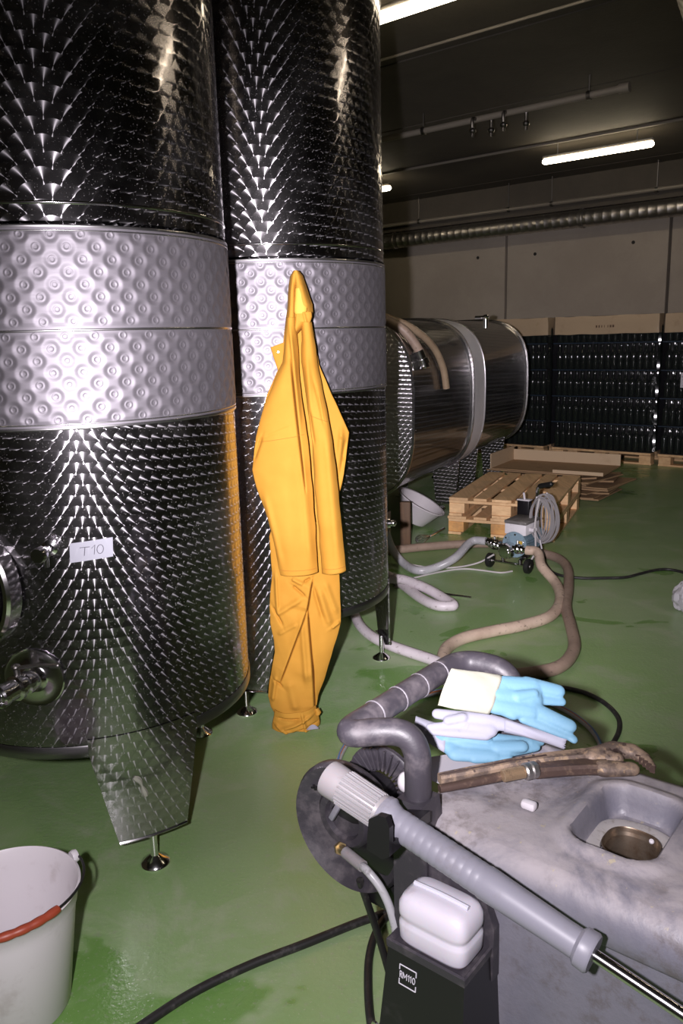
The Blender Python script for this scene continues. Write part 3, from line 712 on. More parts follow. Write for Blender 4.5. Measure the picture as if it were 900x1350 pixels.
# ------------------------------------------------------------------ flattened cardboard
base = V3((1.80, 7.28, 0)); rnd = random.Random(11)
cz = .004
ORD = ['topmost of', 'second from the top of', 'third from the top of', 'fourth from the top of', 'fifth from the top of', 'fifth from the bottom of', 'fourth from the bottom of', 'third from the bottom of', 'second from the bottom of', 'lowest of']
for k in range(10):
    a = radians(-37+rnd.uniform(-14, 14)); L = rnd.uniform(.78, 1.0); W = rnd.uniform(.44, .62); c = base+V3((.32+rnd.uniform(-.10, .12), .16+rnd.uniform(-.08, .1), 0)); th = rnd.uniform(.010, .016)
    F = Matrix.Translation(c+V3((0, 0, cz))) @ Matrix.Rotation(a, 4, 'Z'); m = MB(F); nx = 14; ph = rnd.random()*9
    def top(u, v, dz, L=L, W=W, ph=ph, kk=k):
        x = (u-.5)*L; y = (v-.5)*W; e = max(0, abs(u-.5)-.36)*(.09 if kk > 7 else .03)+.002*noise.noise(V3((x*6+ph, y*6, ph)))+.002
        return V3((x, y, e+dz))
    m.grid(lambda u, v: top(u, v, th), nx, 8); m.grid(lambda u, v: top(u, v, 0), nx, 8)
    for s in (0, 1):
        m.grid(lambda u, v: top(u, s, th*v), nx, 1); m.grid(lambda u, v: top(s, u, th*v), 8, 1)
    m.F = F
    o = m.build('flattened_box', M['card'])
    if k % 3 == 1:
        mm = MB(F); mm.box((L*.30, -W/2-.001, th*.5), (.05, .002, th*.5)); mm.build('hand_hole', M['hole'], o, smooth=0)
    tag(rebase(o, c+V3((0, 0, cz))), 'flattened brown cardboard box, '+ORD[9-k]+' the pile behind the wooden pallets', 'cardboard box', 'flattened boxes in the pile'); cz += th+.008
# open tray on top of the pile
c = base+V3((.22, .12, cz+.03)); F = Matrix.Translation(c) @ Matrix.Rotation(radians(-33), 4, 'Z')
r = thing('cardboard_tray', 'open brown cardboard tray lying on the pile of flattened boxes', 'cardboard box', c)
MB(F).box((0, 0, .004), (1.05, .60, .008)).build('bottom', M['card'], r, smooth=0)
for (p, s) in (((0, .296, .058), (1.05, .008, .11)), ((-.521, 0, .075), (.008, .60, .14)), ((.30, -.30, .018), (.45, .008, .03))):
    MB(F).box(p, s).build('side_flap', M['card_edge'], r, smooth=0)
mm = MB(F @ Matrix.Translation((-.08, -.36, .0)) @ Matrix.Rotation(radians(-9), 4, 'X')); mm.box((0, 0, .004), (.86, .13, .007)); mm.build('front_flap', M['card'], r, smooth=0)

# ------------------------------------------------------------------ transfer pump on wheels
PO = V3((1.0748, 4.9282, 0))
PF = Matrix(((.775, .633, 0, PO.x), (-.633, .775, 0, PO.y), (0, 0, 1, 0), (0, 0, 0, 1)))
W2 = lambda u, v, z: PF @ V3((u, v, z))
r = thing('transfer_pump', 'wheeled electric transfer pump with grey terminal box and coiled cable', 'pump', PO)
for u in (-.145, .125):
    m = MB(PF); m.lathe([(.012, -.017), (.040, -.017), (.047, -.012), (.048, 0), (.047, .012), (.040, .017), (.012, .017)], (u, 0, .048), (1, 0, 0), 26); wl = m.build('wheel', M['rubber'], r)
    m = MB(PF); m.lathe([(0, -.021), (.017, -.021), (.019, -.015), (.019, .015), (.017, .021), (0, .021)], (u, 0, .048), (1, 0, 0), 16); m.build('hub', M['dark_steel'], wl)
MB(PF).cyl((-.16, 0, .048), (.14, 0, .048), .009, seg=12).build('axle', M['polished'], r)
m = MB(PF); m.tube([(-.05, .0, .05), (-.05, .02, .085), (-.05, .30, .085), (-.05, .34, .004)], .010, 8, 3); m.tube([(.07, .0, .05), (.07, .02, .085), (.07, .30, .085), (.07, .34, .004)], .010, 8, 3); m.box((.01, .06, .088), (.16, .05, .008), .002); m.box((.01, .24, .088), (.16, .05, .008), .002)
m.build('frame', M['dark_steel'], r)
MZ = .165
m = MB(PF); m.lathe([(0, 0), (.082, 0), (.085, .004), (.085, .016), (.072, .020), (.066, .04), (0, .04)], (.01, .03, MZ), (0, 1, 0), 36); fl_ = m.build('motor_flange', M['motor'], r)
for k in range(6):
    a = pi*k/3+.4; m = MB(PF); p = V3((.01+.070*cos(a), .028, MZ+.070*sin(a))); m.lathe([(0, -.006), (.007, -.006), (.007, 0)], p, (0, 1, 0), 6); m.build('bolt', M['polished'], fl_)
m = MB(PF); m.lathe([(.062, .06), (.062, .26), (.055, .275), (0, .275)], (.01, 0, MZ), (0, 1, 0), 32); bd = m.build('motor_body', M['motor'], r)
for k in range(28):
    a = 2*pi*k/28
    if abs(a-pi/2) < .45: continue
    F = PF @ Matrix.Translation((.01, .165, MZ)) @ Matrix.Rotation(-a, 4, 'Y'); m = MB(F); m.box((.069, 0, 0), (.018, .18, .003)); m.build('cooling_fin', M['motor'], bd, smooth=0)
m = MB(PF); m.lathe([(.074, .262), (.078, .27), (.078, .315), (.066, .33), (0, .332)], (.01, 0, MZ), (0, 1, 0), 32); m.build('fan_cover', M['motor'], r)
m = MB(PF); m.box((.01, .14, MZ+.098), (.15, .20, .072), .008); bx = m.build('terminal_box', M['motor_box'], r)
m = MB(PF); m.box((.01, .14, MZ+.144), (.156, .206, .022), .006); m.build('box_lid', M['motor_lid'], bx)
m = MB(PF); m.cyl((.085, .10, MZ+.095), (.115, .10, MZ+.095), .014, seg=12); m.cyl((.085, .15, MZ+.09), (.11, .15, MZ+.09), .011, seg=12); m.build('cable_gland', M['plastic_white'], bx)
m = MB(PF); m.box((.05, .0285, MZ+.02), (.035, .002, .022)); m.build('rating_plate', M['yellow_label'], fl_, smooth=0)
# pump head with its two unions
m = MB(PF); m.lathe([(0, -.055), (.040, -.055), (.046, -.050), (.050, -.03), (.052, 0), (.046, .03), (.034, .035)], (-.015, .0, MZ-.03), (0, 1, 0), 32); ph = m.build('pump_head', M['polished'], r)
m = MB(PF); m.lathe([(0, -.058), (.030, -.058), (.030, -.053)], (-.015, 0, MZ-.03), (0, 1, 0), 24); m.build('sight_cap', M['chrome'], ph)
a, b = V3((-.015, -.01, MZ-.02)), V3((-.17, .0, MZ+.005))
m = MB(PF); m.cyl(a, b, .020, seg=14); d = (b-a)
for t, rr in ((.45, .030), (.62, .036), (.78, .032), (.92, .026)): m.cyl(a+d*(t-.05), a+d*(t+.05), rr, seg=14)
m.cyl(a+d*.62, a+d*.62+V3((0, 0, .05)), .007, seg=8); m.build('inlet_coupling', M['chrome'], ph)
a, b = V3((.0, -.01, MZ-.01)), V3((.11, -.01, MZ-.01)); d = b-a
m = MB(PF); m.cyl(a, b, .020, seg=14)
for t, rr in ((.5, .034), (.75, .030)): m.cyl(a+d*(t-.07), a+d*(t+.07), rr, seg=14)
m.cyl(a+d*.5, a+d*.5+V3((0, 0, .055)), .008, seg=8); m.build('outlet_coupling', M['chrome'], ph)
# push handle with rubber grip, switch box and the coiled cable
HB = (.10, .30)
m = MB(PF); m.tube([(.02, .29, .09), (.02, .31, .20), (.02, .33, .42), (.03, .32, .49), (.07, .30, .52)], .012, 10, 5); hd = m.build('push_handle', M['chrome'], r)
m = MB(PF); m.capsule((.05, .31, .508), (.14, .27, .535), .017, .017); m.build('grip', M['rubber'], hd)
m = MB(PF); m.box((-.045, .28, .345), (.085, .05, .13), .006); sb = m.build('switch_box', M['black_clean'], r)
m = MB(PF); m.box((-.045, .28, .412), (.09, .054, .008), .002); m.cyl((-.045, .28, .41), (-.05, .275, .46), .007, seg=8); m.build('switch_lever', M['plastic_white'], sb)
CC = V3((.13, .20, .315))
for k in range(11):
    ra, rb = .052+.0055*(k % 5)+.004*(k % 3), .135+.006*(k % 6)-.003*(k % 4); off = (k-5)*.006
    pts = [(CC.x+ra*cos(a)+off*.8, CC.y+off+.006*sin(3*a+k), CC.z+rb*sin(a)+.004*sin(2*a+k)) for a in [2*pi*i/26 for i in range(27)]]
    m = MB(PF); m.tube(pts, .0058, 6, 2); m.build('cable_turn', M['wire_grey'], r)
m = MB(PF); m.tube([(CC.x-.01, .15, .46), (CC.x-.03, .14, .30), (CC.x-.02, .13, .12), (CC.x-.05, .10, .03)], .006, 6, 5); m.build('cable_tail', M['wire_white'], r)
m = MB(PF); m.tube([(CC.x-.03, CC.y-.05, CC.z+.15), (CC.x-.04, CC.y+.02, CC.z+.13), (CC.x+.02, CC.y+.07, CC.z+.14), (CC.x+.03, CC.y-.03, CC.z+.18)], .005, 6, 4); m.tube([(CC.x+.02, CC.y-.06, CC.z-.18), (CC.x+.01, CC.y-.07, CC.z-.12)], .005, 6, 4); m.build('cable_hook', M['plastic_white'], r)

# ------------------------------------------------------------------ hoses and cables on the floor
def hose(name, label, cat, pts, r, mat, n=8, group=None, extra=None):
    o = MB().tube(pts, r, 12, n).build(name, M[mat], smooth=60); q = V3(pts[len(pts)//2]); return tag(rebase(o, (q.x, q.y, 0)), label, cat, group)
rin = W2(-.175, .0, MZ+.006); rout = W2(.115, -.01, MZ-.01)
hose('suction_hose', 'ribbed grey hose sagging from the pump inlet to behind the rear tank', 'hose',
     [rin, rin+V3((-.09, .04, -.012))] + [(0.7204, 4.9157, 0.1), (0.5958, 4.8916, 0.045), (0.4733, 4.8795, 0.032), (0.3905, 5.0528, 0.04), (0.3267, 5.1279, 0.12), (0.2847, 5.0693, 0.25)], .027, 'hose_grey', 8)
hose('delivery_hose', 'light brown hose looping from the pump outlet across the floor to the machine', 'hose',
     [rout, rout+V3((.06, -.045, -.005))] + [(1.2102, 4.6601, 0.1), (1.2553, 4.4947, 0.04), (1.2038, 4.2239, 0.03), (1.0866, 3.9862, 0.03), (0.918, 3.8634, 0.03), (0.7481, 3.7902, 0.03), (0.59, 3.7088, 0.03), (0.4923, 3.5976, 0.03), (0.4526, 3.4616, 0.03), (0.4538, 3.3156, 0.03), (0.5287, 3.1528, 0.03)], .030, 'hose_beige', 8)
hose('floor_hose', 'long dirty beige hose running on the floor behind and round the pump', 'hose',
     [(0.2833, 5.3669, 0.03), (0.4194, 5.4133, 0.03), (0.6399, 5.4725, 0.03), (0.915, 5.506, 0.03), (1.1757, 5.4561, 0.03), (1.3156, 5.2573, 0.03), (1.4217, 5.0743, 0.03), (1.4172, 4.8276, 0.03), (1.314, 4.4476, 0.03), (1.2088, 4.1213, 0.03), (1.1511, 3.834, 0.03), (1.097, 3.5819, 0.03), (1.0257, 3.4211, 0.03), (0.9469, 3.3234, 0.03), (0.858, 3.2799, 0.03), (0.7453, 3.2551, 0.03)], .030, 'hose_brown', 8)
hose('curled_hose', 'pale hose lying in a narrow loop beside the rear tank', 'hose',
     [(0.0697, 4.2174, 0.03), (0.1489, 4.6282, 0.03), (0.2417, 4.6319, 0.055), (0.351, 4.5572, 0.075), (0.4716, 4.4154, 0.065), (0.5651, 4.2894, 0.04), (0.6041, 4.2018, 0.033), (0.5851, 4.1866, 0.03), (0.5119, 4.2055, 0.03), (0.4405, 4.33, 0.03), (0.3614, 4.5786, 0.03), (0.3086, 4.7378, 0.03), (0.2302, 4.8594, 0.03)], .029, 'hose_lilac', 8)
hose('pale_hose', 'pale hose running from under the rear tank past its foot to the machine', 'hose',
     [(0.0382, 4.3514, 0.03), (0.0513, 4.1436, 0.03), (0.0784, 3.9297, 0.03), (0.1346, 3.7639, 0.03), (0.2109, 3.6474, 0.03), (0.3051, 3.5451, 0.03), (0.4169, 3.4288, 0.03), (0.5311, 3.2696, 0.03)], .026, 'hose_lilac', 8)
hose('steel_rod', 'short steel rod on the floor beside the looped pale hose', 'rod', [(0.3095, 4.6221, 0.008), (0.5254, 4.5, 0.008), (0.7353, 4.3833, 0.008)], .008, 'chrome', 2)
hose('white_cord', 'thin white cord crossing the floor, ending at the pump head', 'cord', [(0.3981, 5.1521, 0.006), (0.5626, 5.0276, 0.006), (0.7345, 5.0106, 0.006), (0.8849, 5.0196, 0.03), (0.9772, 4.9617, 0.1)], .006, 'wire_white', 8)
hose('white_cord', 'thin white cord curving on the floor under the pump axle', 'cord', [(0.4417, 4.803, 0.006), (0.6234, 4.918, 0.006), (0.7781, 4.9714, 0.006), (0.8933, 4.9257, 0.006), (1.0032, 4.8644, 0.006), (1.0813, 4.8904, 0.006)], .006, 'wire_white', 8)
hose('power_cable', 'black cable leading from the pump to the right across the floor', 'cable', [W2(.12, .30, .20)] + [(1.3099, 5.0965, 0.1), (1.3131, 4.9058, 0.02), (1.3498, 4.7717, 0.009), (1.4604, 4.6971, 0.009), (1.6191, 4.6821, 0.009), (1.7372, 4.6867, 0.009), (1.8563, 4.7557, 0.009), (1.9926, 4.8252, 0.009), (2.0873, 4.7992, 0.009), (2.1935, 4.6123, 0.009)], .009, 'cable', 8)
# crumpled film at the right edge
c = V3((1.8779, 4.0767, 0)); m = MB()
def crump(u, v):
    a = 2*pi*u; b = pi*(v-.5); k = 1+.22*noise.noise(V3((cos(a)*2.2, sin(a)*2.2, v*5)))+.09*noise.noise(V3((cos(a)*7, sin(a)*7, v*13)))
    return c+V3((.105*cos(a)*cos(b)*k, .09*sin(a)*cos(b)*k, max(.004, .085+.095*sin(b)*k)))
m.grid(crump, 48, 24); tag(rebase(m.build('plastic_sheet', M['bag'], smooth=20), c), 'crumpled clear plastic sheet on the floor cut by the right edge of the view', 'plastic')

# ------------------------------------------------------------------ bucket
BC = V3((-0.7855, 1.5728, 0)); BR, BB, BH = .165, .118, .300
r = thing('bucket', 'milky white plastic bucket with a red-gripped wire bail', 'bucket', BC)
m = MB(); m.lathe([(0, .006), (BB-.01, .004), (BB-.004, 0), (BB, .006), (BR-.012, BH-.045), (BR-.009, BH-.043), (BR-.004, BH-.008), (BR, BH-.004), (BR+.002, BH), (BR-.003, BH+.003), (BR-.007, BH-.004), (BR-.013, BH-.04), (BB-.004, .010), (0, .010)], BC, (0, 0, 1), 72); m.build('body', M['bucket'], r, smooth=45)
ea = V3(((-0.6591, 1.6962, 0.3)[0]-BC.x, (-0.6591, 1.6962, 0.3)[1]-BC.y, 0)).normalized(); eb = V3((-ea.y, ea.x, 0))
for s in (1, -1):
    p = BC+ea*(s*(BR+.004))+V3((0, 0, BH-.006)); m = MB(); m.lathe([(0, -.006), (.014, -.006), (.016, 0), (.014, .008), (0, .008)], p+V3((0, 0, .008)), ea*s, 18); m.box(p+V3((0, 0, -.012)), (.012, .012, .03), .003); m.build('ear', M['plastic_white'], r)
def bail(t, lift=.0):
    a = pi*t; return BC - eb*((BR+.004)*sin(a)) + ea*((BR+.012)*cos(a)) + V3((0, 0, BH+.004+.010*sin(a)))
if bail(.5).y > BC.y: eb = -eb
bl = MB().tube([bail(i/30) for i in range(31)], .0030, 8, 1, smooth=False).build('bail_wire', M['wire'], r)
t0, t1 = .40, .64
MB().tube([bail(t0+(t1-t0)*i/14) for i in range(15)], lambda t: .0088+.0014*abs(sin(t*13)), 12, 2).build('bail_grip', M['red'], bl)

# ------------------------------------------------------------------ yellow rain clothes hanging on the rear tank
def seg_d(x, z, a, b):
    dx, dz = b[0]-a[0], b[1]-a[1]; L2 = dx*dx+dz*dz; t = ((x-a[0])*dx+(z-a[1])*dz)/L2; tc = min(1, max(0, t)); L = sqrt(L2)
    s = ((x-a[0])*dz-(z-a[1])*dx)/L
    fade = min(1, max(0, 1-abs(t-tc)*L/.03)); end = min(1, tc*5+.25)*min(1, (1-tc)*5+.25)
    return s, fade*end
def cloth(name, rows, Y0, bulge, folds, parent, mat='yellow', nu=70, nz=160, seed=0, wr=.004, thick=.003, edge=.9, fwd=0.0):
    """one panel of cloth: rows of (left point, right point) from top to bottom; folds are ridges ('r') and overlapping steps ('s')"""
    zs = [(.5*(a[2]+b[2])) for a, b in rows]
    def f(u, v):
        z = zs[0]+(zs[-1]-zs[0])*v; i = 0
        while i < len(zs)-2 and z < zs[i+1]: i += 1
        t = min(1, max(0, (z-zs[i])/(zs[i+1]-zs[i])))
        pa, pb = rows[i], rows[i+1]; ts = t
        l = pa[0][0]+(pb[0][0]-pa[0][0])*ts; r = pa[1][0]+(pb[1][0]-pa[1][0])*ts
        zl = pa[0][2]+(pb[0][2]-pa[0][2])*t; zr = pa[1][2]+(pb[1][2]-pa[1][2])*t
        x = l+(r-l)*u; zz = zl+(zr-zl)*u
        d = bulge*(1-abs(2*u-1)**2.6)**edge
        for (k, a, b, w_, amp) in folds:
            s, fd = seg_d(x, zz, (a[0], a[2]), (b[0], b[2]))
            if fd <= 0: continue
            if k == 'r': d += amp*exp(-(s/w_)**2)*fd
            else: d += amp*(1/(1+exp(-s/.0022)))*exp(-max(0, s)/w_)*fd; d -= .030*exp(-((s+.001)/.0030)**2)*fd
        d += wr*noise.noise(V3((x*9+seed, zz*4, seed)))+wr*.45*noise.noise(V3((x*24+zz*9+seed, zz*13-x*7, seed+4)))
        if fwd: q_ = min(1, max(0, (zs[0]-.10-zz)/.28)); d += fwd*q_*q_*(3-2*q_)
        e = .003*noise.noise(V3((zz*14, seed, u*3)))*abs(2*u-1)**6
        return V3((x+e, Y0-d, zz))
    m = MB(); m.grid(f, nu, nz); o = m.build(name, M[mat], parent, smooth=75, fix=False)
    md = o.modifiers.new('thickness', 'SOLIDIFY'); md.thickness = thick; md.offset = 0
    return o, f
def R_(Y, *rows): return rows
jk = thing('rain_jacket', 'yellow hooded rain jacket hung by its hood on the rear tank', 'jacket', (-0.1548, 2.97, 1.1844))
Yb = 2.925
back, _ = cloth('back_panel', [[(-0.1821, 2.925, 1.5427), (-0.0845, 2.925, 1.54)], [(-0.2041, 2.925, 1.4098), (-0.0672, 2.925, 1.4061)], [(-0.2585, 2.925, 1.3027), (-0.0239, 2.925, 1.2962)], [(-0.3013, 2.925, 1.1655), (0.0361, 2.925, 1.156)], [(-0.3062, 2.925, 1.0101), (0.0124, 2.925, 1.0011)], [(-0.2758, 2.925, 0.9374), (-0.0065, 2.925, 0.9297)], [(-0.2642, 2.925, 0.8205), (-0.0184, 2.925, 0.8135)], [(-0.2588, 2.925, 0.6869), (-0.0164, 2.925, 0.6798)]], Yb, .012,
    [('r', *[(0.0301, 2.925, 1.1422), (-0.0142, 2.925, 0.9588)], .012, -.02), ('r', *[(0.0089, 2.925, 1.1847), (-0.009, 2.925, 0.9442)], .008, .012)], jk, seed=3)
right, fR = cloth('right_front', [[(-0.124, 2.865, 1.5713), (-0.0875, 2.865, 1.5548)], [(-0.1219, 2.865, 1.4883), (-0.0792, 2.865, 1.4871)], [(-0.1274, 2.865, 1.415), (-0.0711, 2.865, 1.4134)], [(-0.1171, 2.865, 1.3297), (-0.0576, 2.865, 1.3334)], [(-0.1048, 2.865, 1.2216), (-0.0393, 2.865, 1.2252)], [(-0.0968, 2.865, 1.1393), (-0.0256, 2.865, 1.1374)], [(-0.0951, 2.865, 1.0284), (-0.0151, 2.865, 1.0261)], [(-0.0907, 2.865, 0.9155), (-0.0072, 2.865, 0.9131)], [(-0.0834, 2.865, 0.8006), (0.0008, 2.865, 0.7981)], [(-0.0772, 2.865, 0.6425), (0.0111, 2.865, 0.6517)]], 2.890, .030,
    [('r', *[(-0.1078, 2.865, 1.4355), (-0.0932, 2.865, 1.084)], .010, .010), ('r', *[(-0.0865, 2.865, 1.3555), (-0.0512, 2.865, 1.1929)], .005, -.006), ('r', *[(-0.1011, 2.865, 1.2486), (-0.089, 2.865, 1.1254)], .005, -.010), ('r', *[(-0.0458, 2.865, 1.1927), (-0.0165, 2.865, 0.682)], .016, .010), ('r', *[(-0.0694, 2.865, 1.3016), (-0.0535, 2.865, 1.2066)], .003, .005)], jk, nu=50, seed=8, fwd=.045)
mid, _ = cloth('front_placket', [[(-0.1535, 2.91, 1.5575), (-0.1104, 2.91, 1.5563)], [(-0.1557, 2.91, 1.4358), (-0.1149, 2.91, 1.4347)], [(-0.1529, 2.91, 1.3008), (-0.098, 2.91, 1.2993)], [(-0.1428, 2.91, 1.1349), (-0.0816, 2.91, 1.1332)], [(-0.1267, 2.91, 0.9648), (-0.0789, 2.91, 0.9634)], [(-0.116, 2.91, 0.7905), (-0.0761, 2.91, 0.7893)], [(-0.11, 2.91, 0.6359), (-0.0667, 2.91, 0.6347)]], 2.955, .006,
    [('s', *[(-0.1296, 2.91, 1.5489), (-0.103, 2.91, 0.6716)], .02, .012)], jk, nu=60, seed=5)
left, fL = cloth('left_front', [[(-0.1725, 2.835, 1.5719), (-0.1411, 2.835, 1.5711)], [(-0.1839, 2.835, 1.4901), (-0.1391, 2.835, 1.4889)], [(-0.1923, 2.835, 1.4177), (-0.1366, 2.835, 1.4162)], [(-0.2214, 2.835, 1.3608), (-0.1362, 2.835, 1.3585)], [(-0.2512, 2.835, 1.2955), (-0.1307, 2.835, 1.2921)], [(-0.2792, 2.835, 1.2159), (-0.1203, 2.835, 1.2115)], [(-0.2954, 2.835, 1.1623), (-0.1142, 2.835, 1.1572)], [(-0.3073, 2.835, 1.0889), (-0.1087, 2.835, 1.0833)], [(-0.3151, 2.835, 1.0423), (-0.1077, 2.835, 1.0365)], [(-0.3044, 2.835, 0.9837), (-0.1043, 2.835, 0.978)], [(-0.2854, 2.835, 0.9215), (-0.1009, 2.835, 0.9163)], [(-0.2663, 2.835, 0.8588), (-0.099, 2.835, 0.854)], [(-0.2503, 2.835, 0.7841), (-0.0974, 2.835, 0.7797)], [(-0.2396, 2.835, 0.7116), (-0.0956, 2.835, 0.7074)], [(-0.2299, 2.835, 0.6471), (-0.0946, 2.835, 0.6549)]], 2.875, .032,
    [('r', *[(-0.1607, 2.835, 1.5409), (-0.137, 2.835, 1.1985)], .006, .012), ('s', *[(-0.1634, 2.835, 1.4117), (-0.129, 2.835, 0.9787)], .03, .010), ('r', *[(-0.2657, 2.835, 1.1615), (-0.1667, 2.835, 1.1993)], .004, -.003), ('r', *[(-0.2728, 2.835, 0.9549), (-0.2241, 2.835, 0.682)], .012, .010), ('r', *[(-0.305, 2.835, 1.0806), (-0.2738, 2.835, 1.1617)], .006, -.012), ('r', *[(-0.1357, 2.835, 1.0896), (-0.1171, 2.835, 0.6935)], .014, .010), ('r', *[(-0.1955, 2.835, 1.0913), (-0.1899, 2.835, 0.6956)], .03, .006)], jk, nu=170, nz=220, seed=1, fwd=.05)
def seam(f, v, mat, parent, a=.02, b=.98, dv=0.0):
    MB().tube([f(a+(b-a)*k/30, v+dv*k/30)+V3((0, -.0022, 0)) for k in range(31)], .0011, 5, 1, smooth=False).build('seam', M['yellow_seam'], parent)
# hood: a folded cone round the hook, its lining showing
hood, _ = cloth('hood', [[(-0.145, 2.88, 1.7283), (-0.124, 2.88, 1.7277)], [(-0.1562, 2.88, 1.7134), (-0.1127, 2.88, 1.7122)], [(-0.1614, 2.88, 1.6831), (-0.1045, 2.88, 1.6841)], [(-0.1669, 2.88, 1.6449), (-0.0939, 2.88, 1.6481)], [(-0.1709, 2.88, 1.6142), (-0.0819, 2.88, 1.6144)], [(-0.1747, 2.88, 1.586), (-0.0815, 2.88, 1.5886)], [(-0.1787, 2.88, 1.555), (-0.0877, 2.88, 1.5629)], [(-0.183, 2.88, 1.5161), (-0.1376, 2.88, 1.5148)]], 2.915, .055,
    [('r', *[(-0.138, 2.88, 1.7053), (-0.1472, 2.88, 1.5412)], .005, -.016), ('r', *[(-0.1521, 2.88, 1.6828), (-0.1659, 2.88, 1.5417)], .006, .008), ('r', *[(-0.1175, 2.88, 1.6895), (-0.0971, 2.88, 1.5968)], .012, .010), ('r', *[(-0.1096, 2.88, 1.6893), (-0.0835, 2.88, 1.6067)], .003, -.006)], jk, nu=60, nz=90, seed=12)
lin, _ = cloth('hood_lining', [[(-0.1359, 2.86, 1.6685), (-0.1121, 2.86, 1.6704)], [(-0.1397, 2.86, 1.6381), (-0.1054, 2.86, 1.6398)], [(-0.1435, 2.86, 1.6076), (-0.1014, 2.86, 1.6065)], [(-0.1442, 2.86, 1.5923), (-0.1018, 2.86, 1.5937)], [(-0.1419, 2.86, 1.582), (-0.1075, 2.86, 1.5836)]], 2.866, .010, [], hood, 'yellow_in', 24, 30, 4, .002, edge=.6)
brim, _ = cloth('hood_brim', [[(-0.1444, 2.86, 1.5872), (-0.0862, 2.86, 1.5881)], [(-0.145, 2.86, 1.5718), (-0.0841, 2.86, 1.5727)], [(-0.1429, 2.86, 1.5563), (-0.0901, 2.86, 1.5522)]], 2.872, .016, [('r', *[(-0.1127, 2.86, 1.5863), (-0.1036, 2.86, 1.5449)], .004, .006)], hood, 'yellow', 26, 14, 6, .002, edge=.6)
flap, _ = cloth('collar_tab', [[(-0.2377, 2.9, 1.4701), (-0.1882, 2.9, 1.4873)], [(-0.2261, 2.9, 1.4273), (-0.1877, 2.9, 1.4369)], [(-0.2143, 2.9, 1.3868), (-0.1923, 2.9, 1.3916)]], 2.925, .005, [], jk, 'yellow', 20, 20, 9, .0015)
p = V3((-0.2111, 2.915, 1.4532)); MB().lathe([(0, 0), (.0045, 0), (.0035, .002), (0, .002)], p, (0, -1, 0), 12).build('snap', M['polished'], flap)
for (a, b, n_) in (((-0.2287, 2.848, 0.6608), (-0.0959, 2.848, 0.6672), 'hem'), ((-0.0752, 2.86, 0.6601), (0.0101, 2.86, 0.6694), 'hem')): pass
seam(fL, .978, 0, left); seam(fR, .978, 0, right); seam(fL, .468, 0, left, .05, .95, -.03); seam(fR, .36, 0, right, .05, .95, .03)
# hook behind the hood
p = V3((-0.1354, 2.9, 1.7296))
m = MB(); m.tube([p+V3((0, .095, -.05)), p+V3((0, .06, -.05)), p+V3((0, .02, -.045)), p+V3((0, .01, -.02))], .004, 8, 4); m.build('hook', M['chrome'], jk)

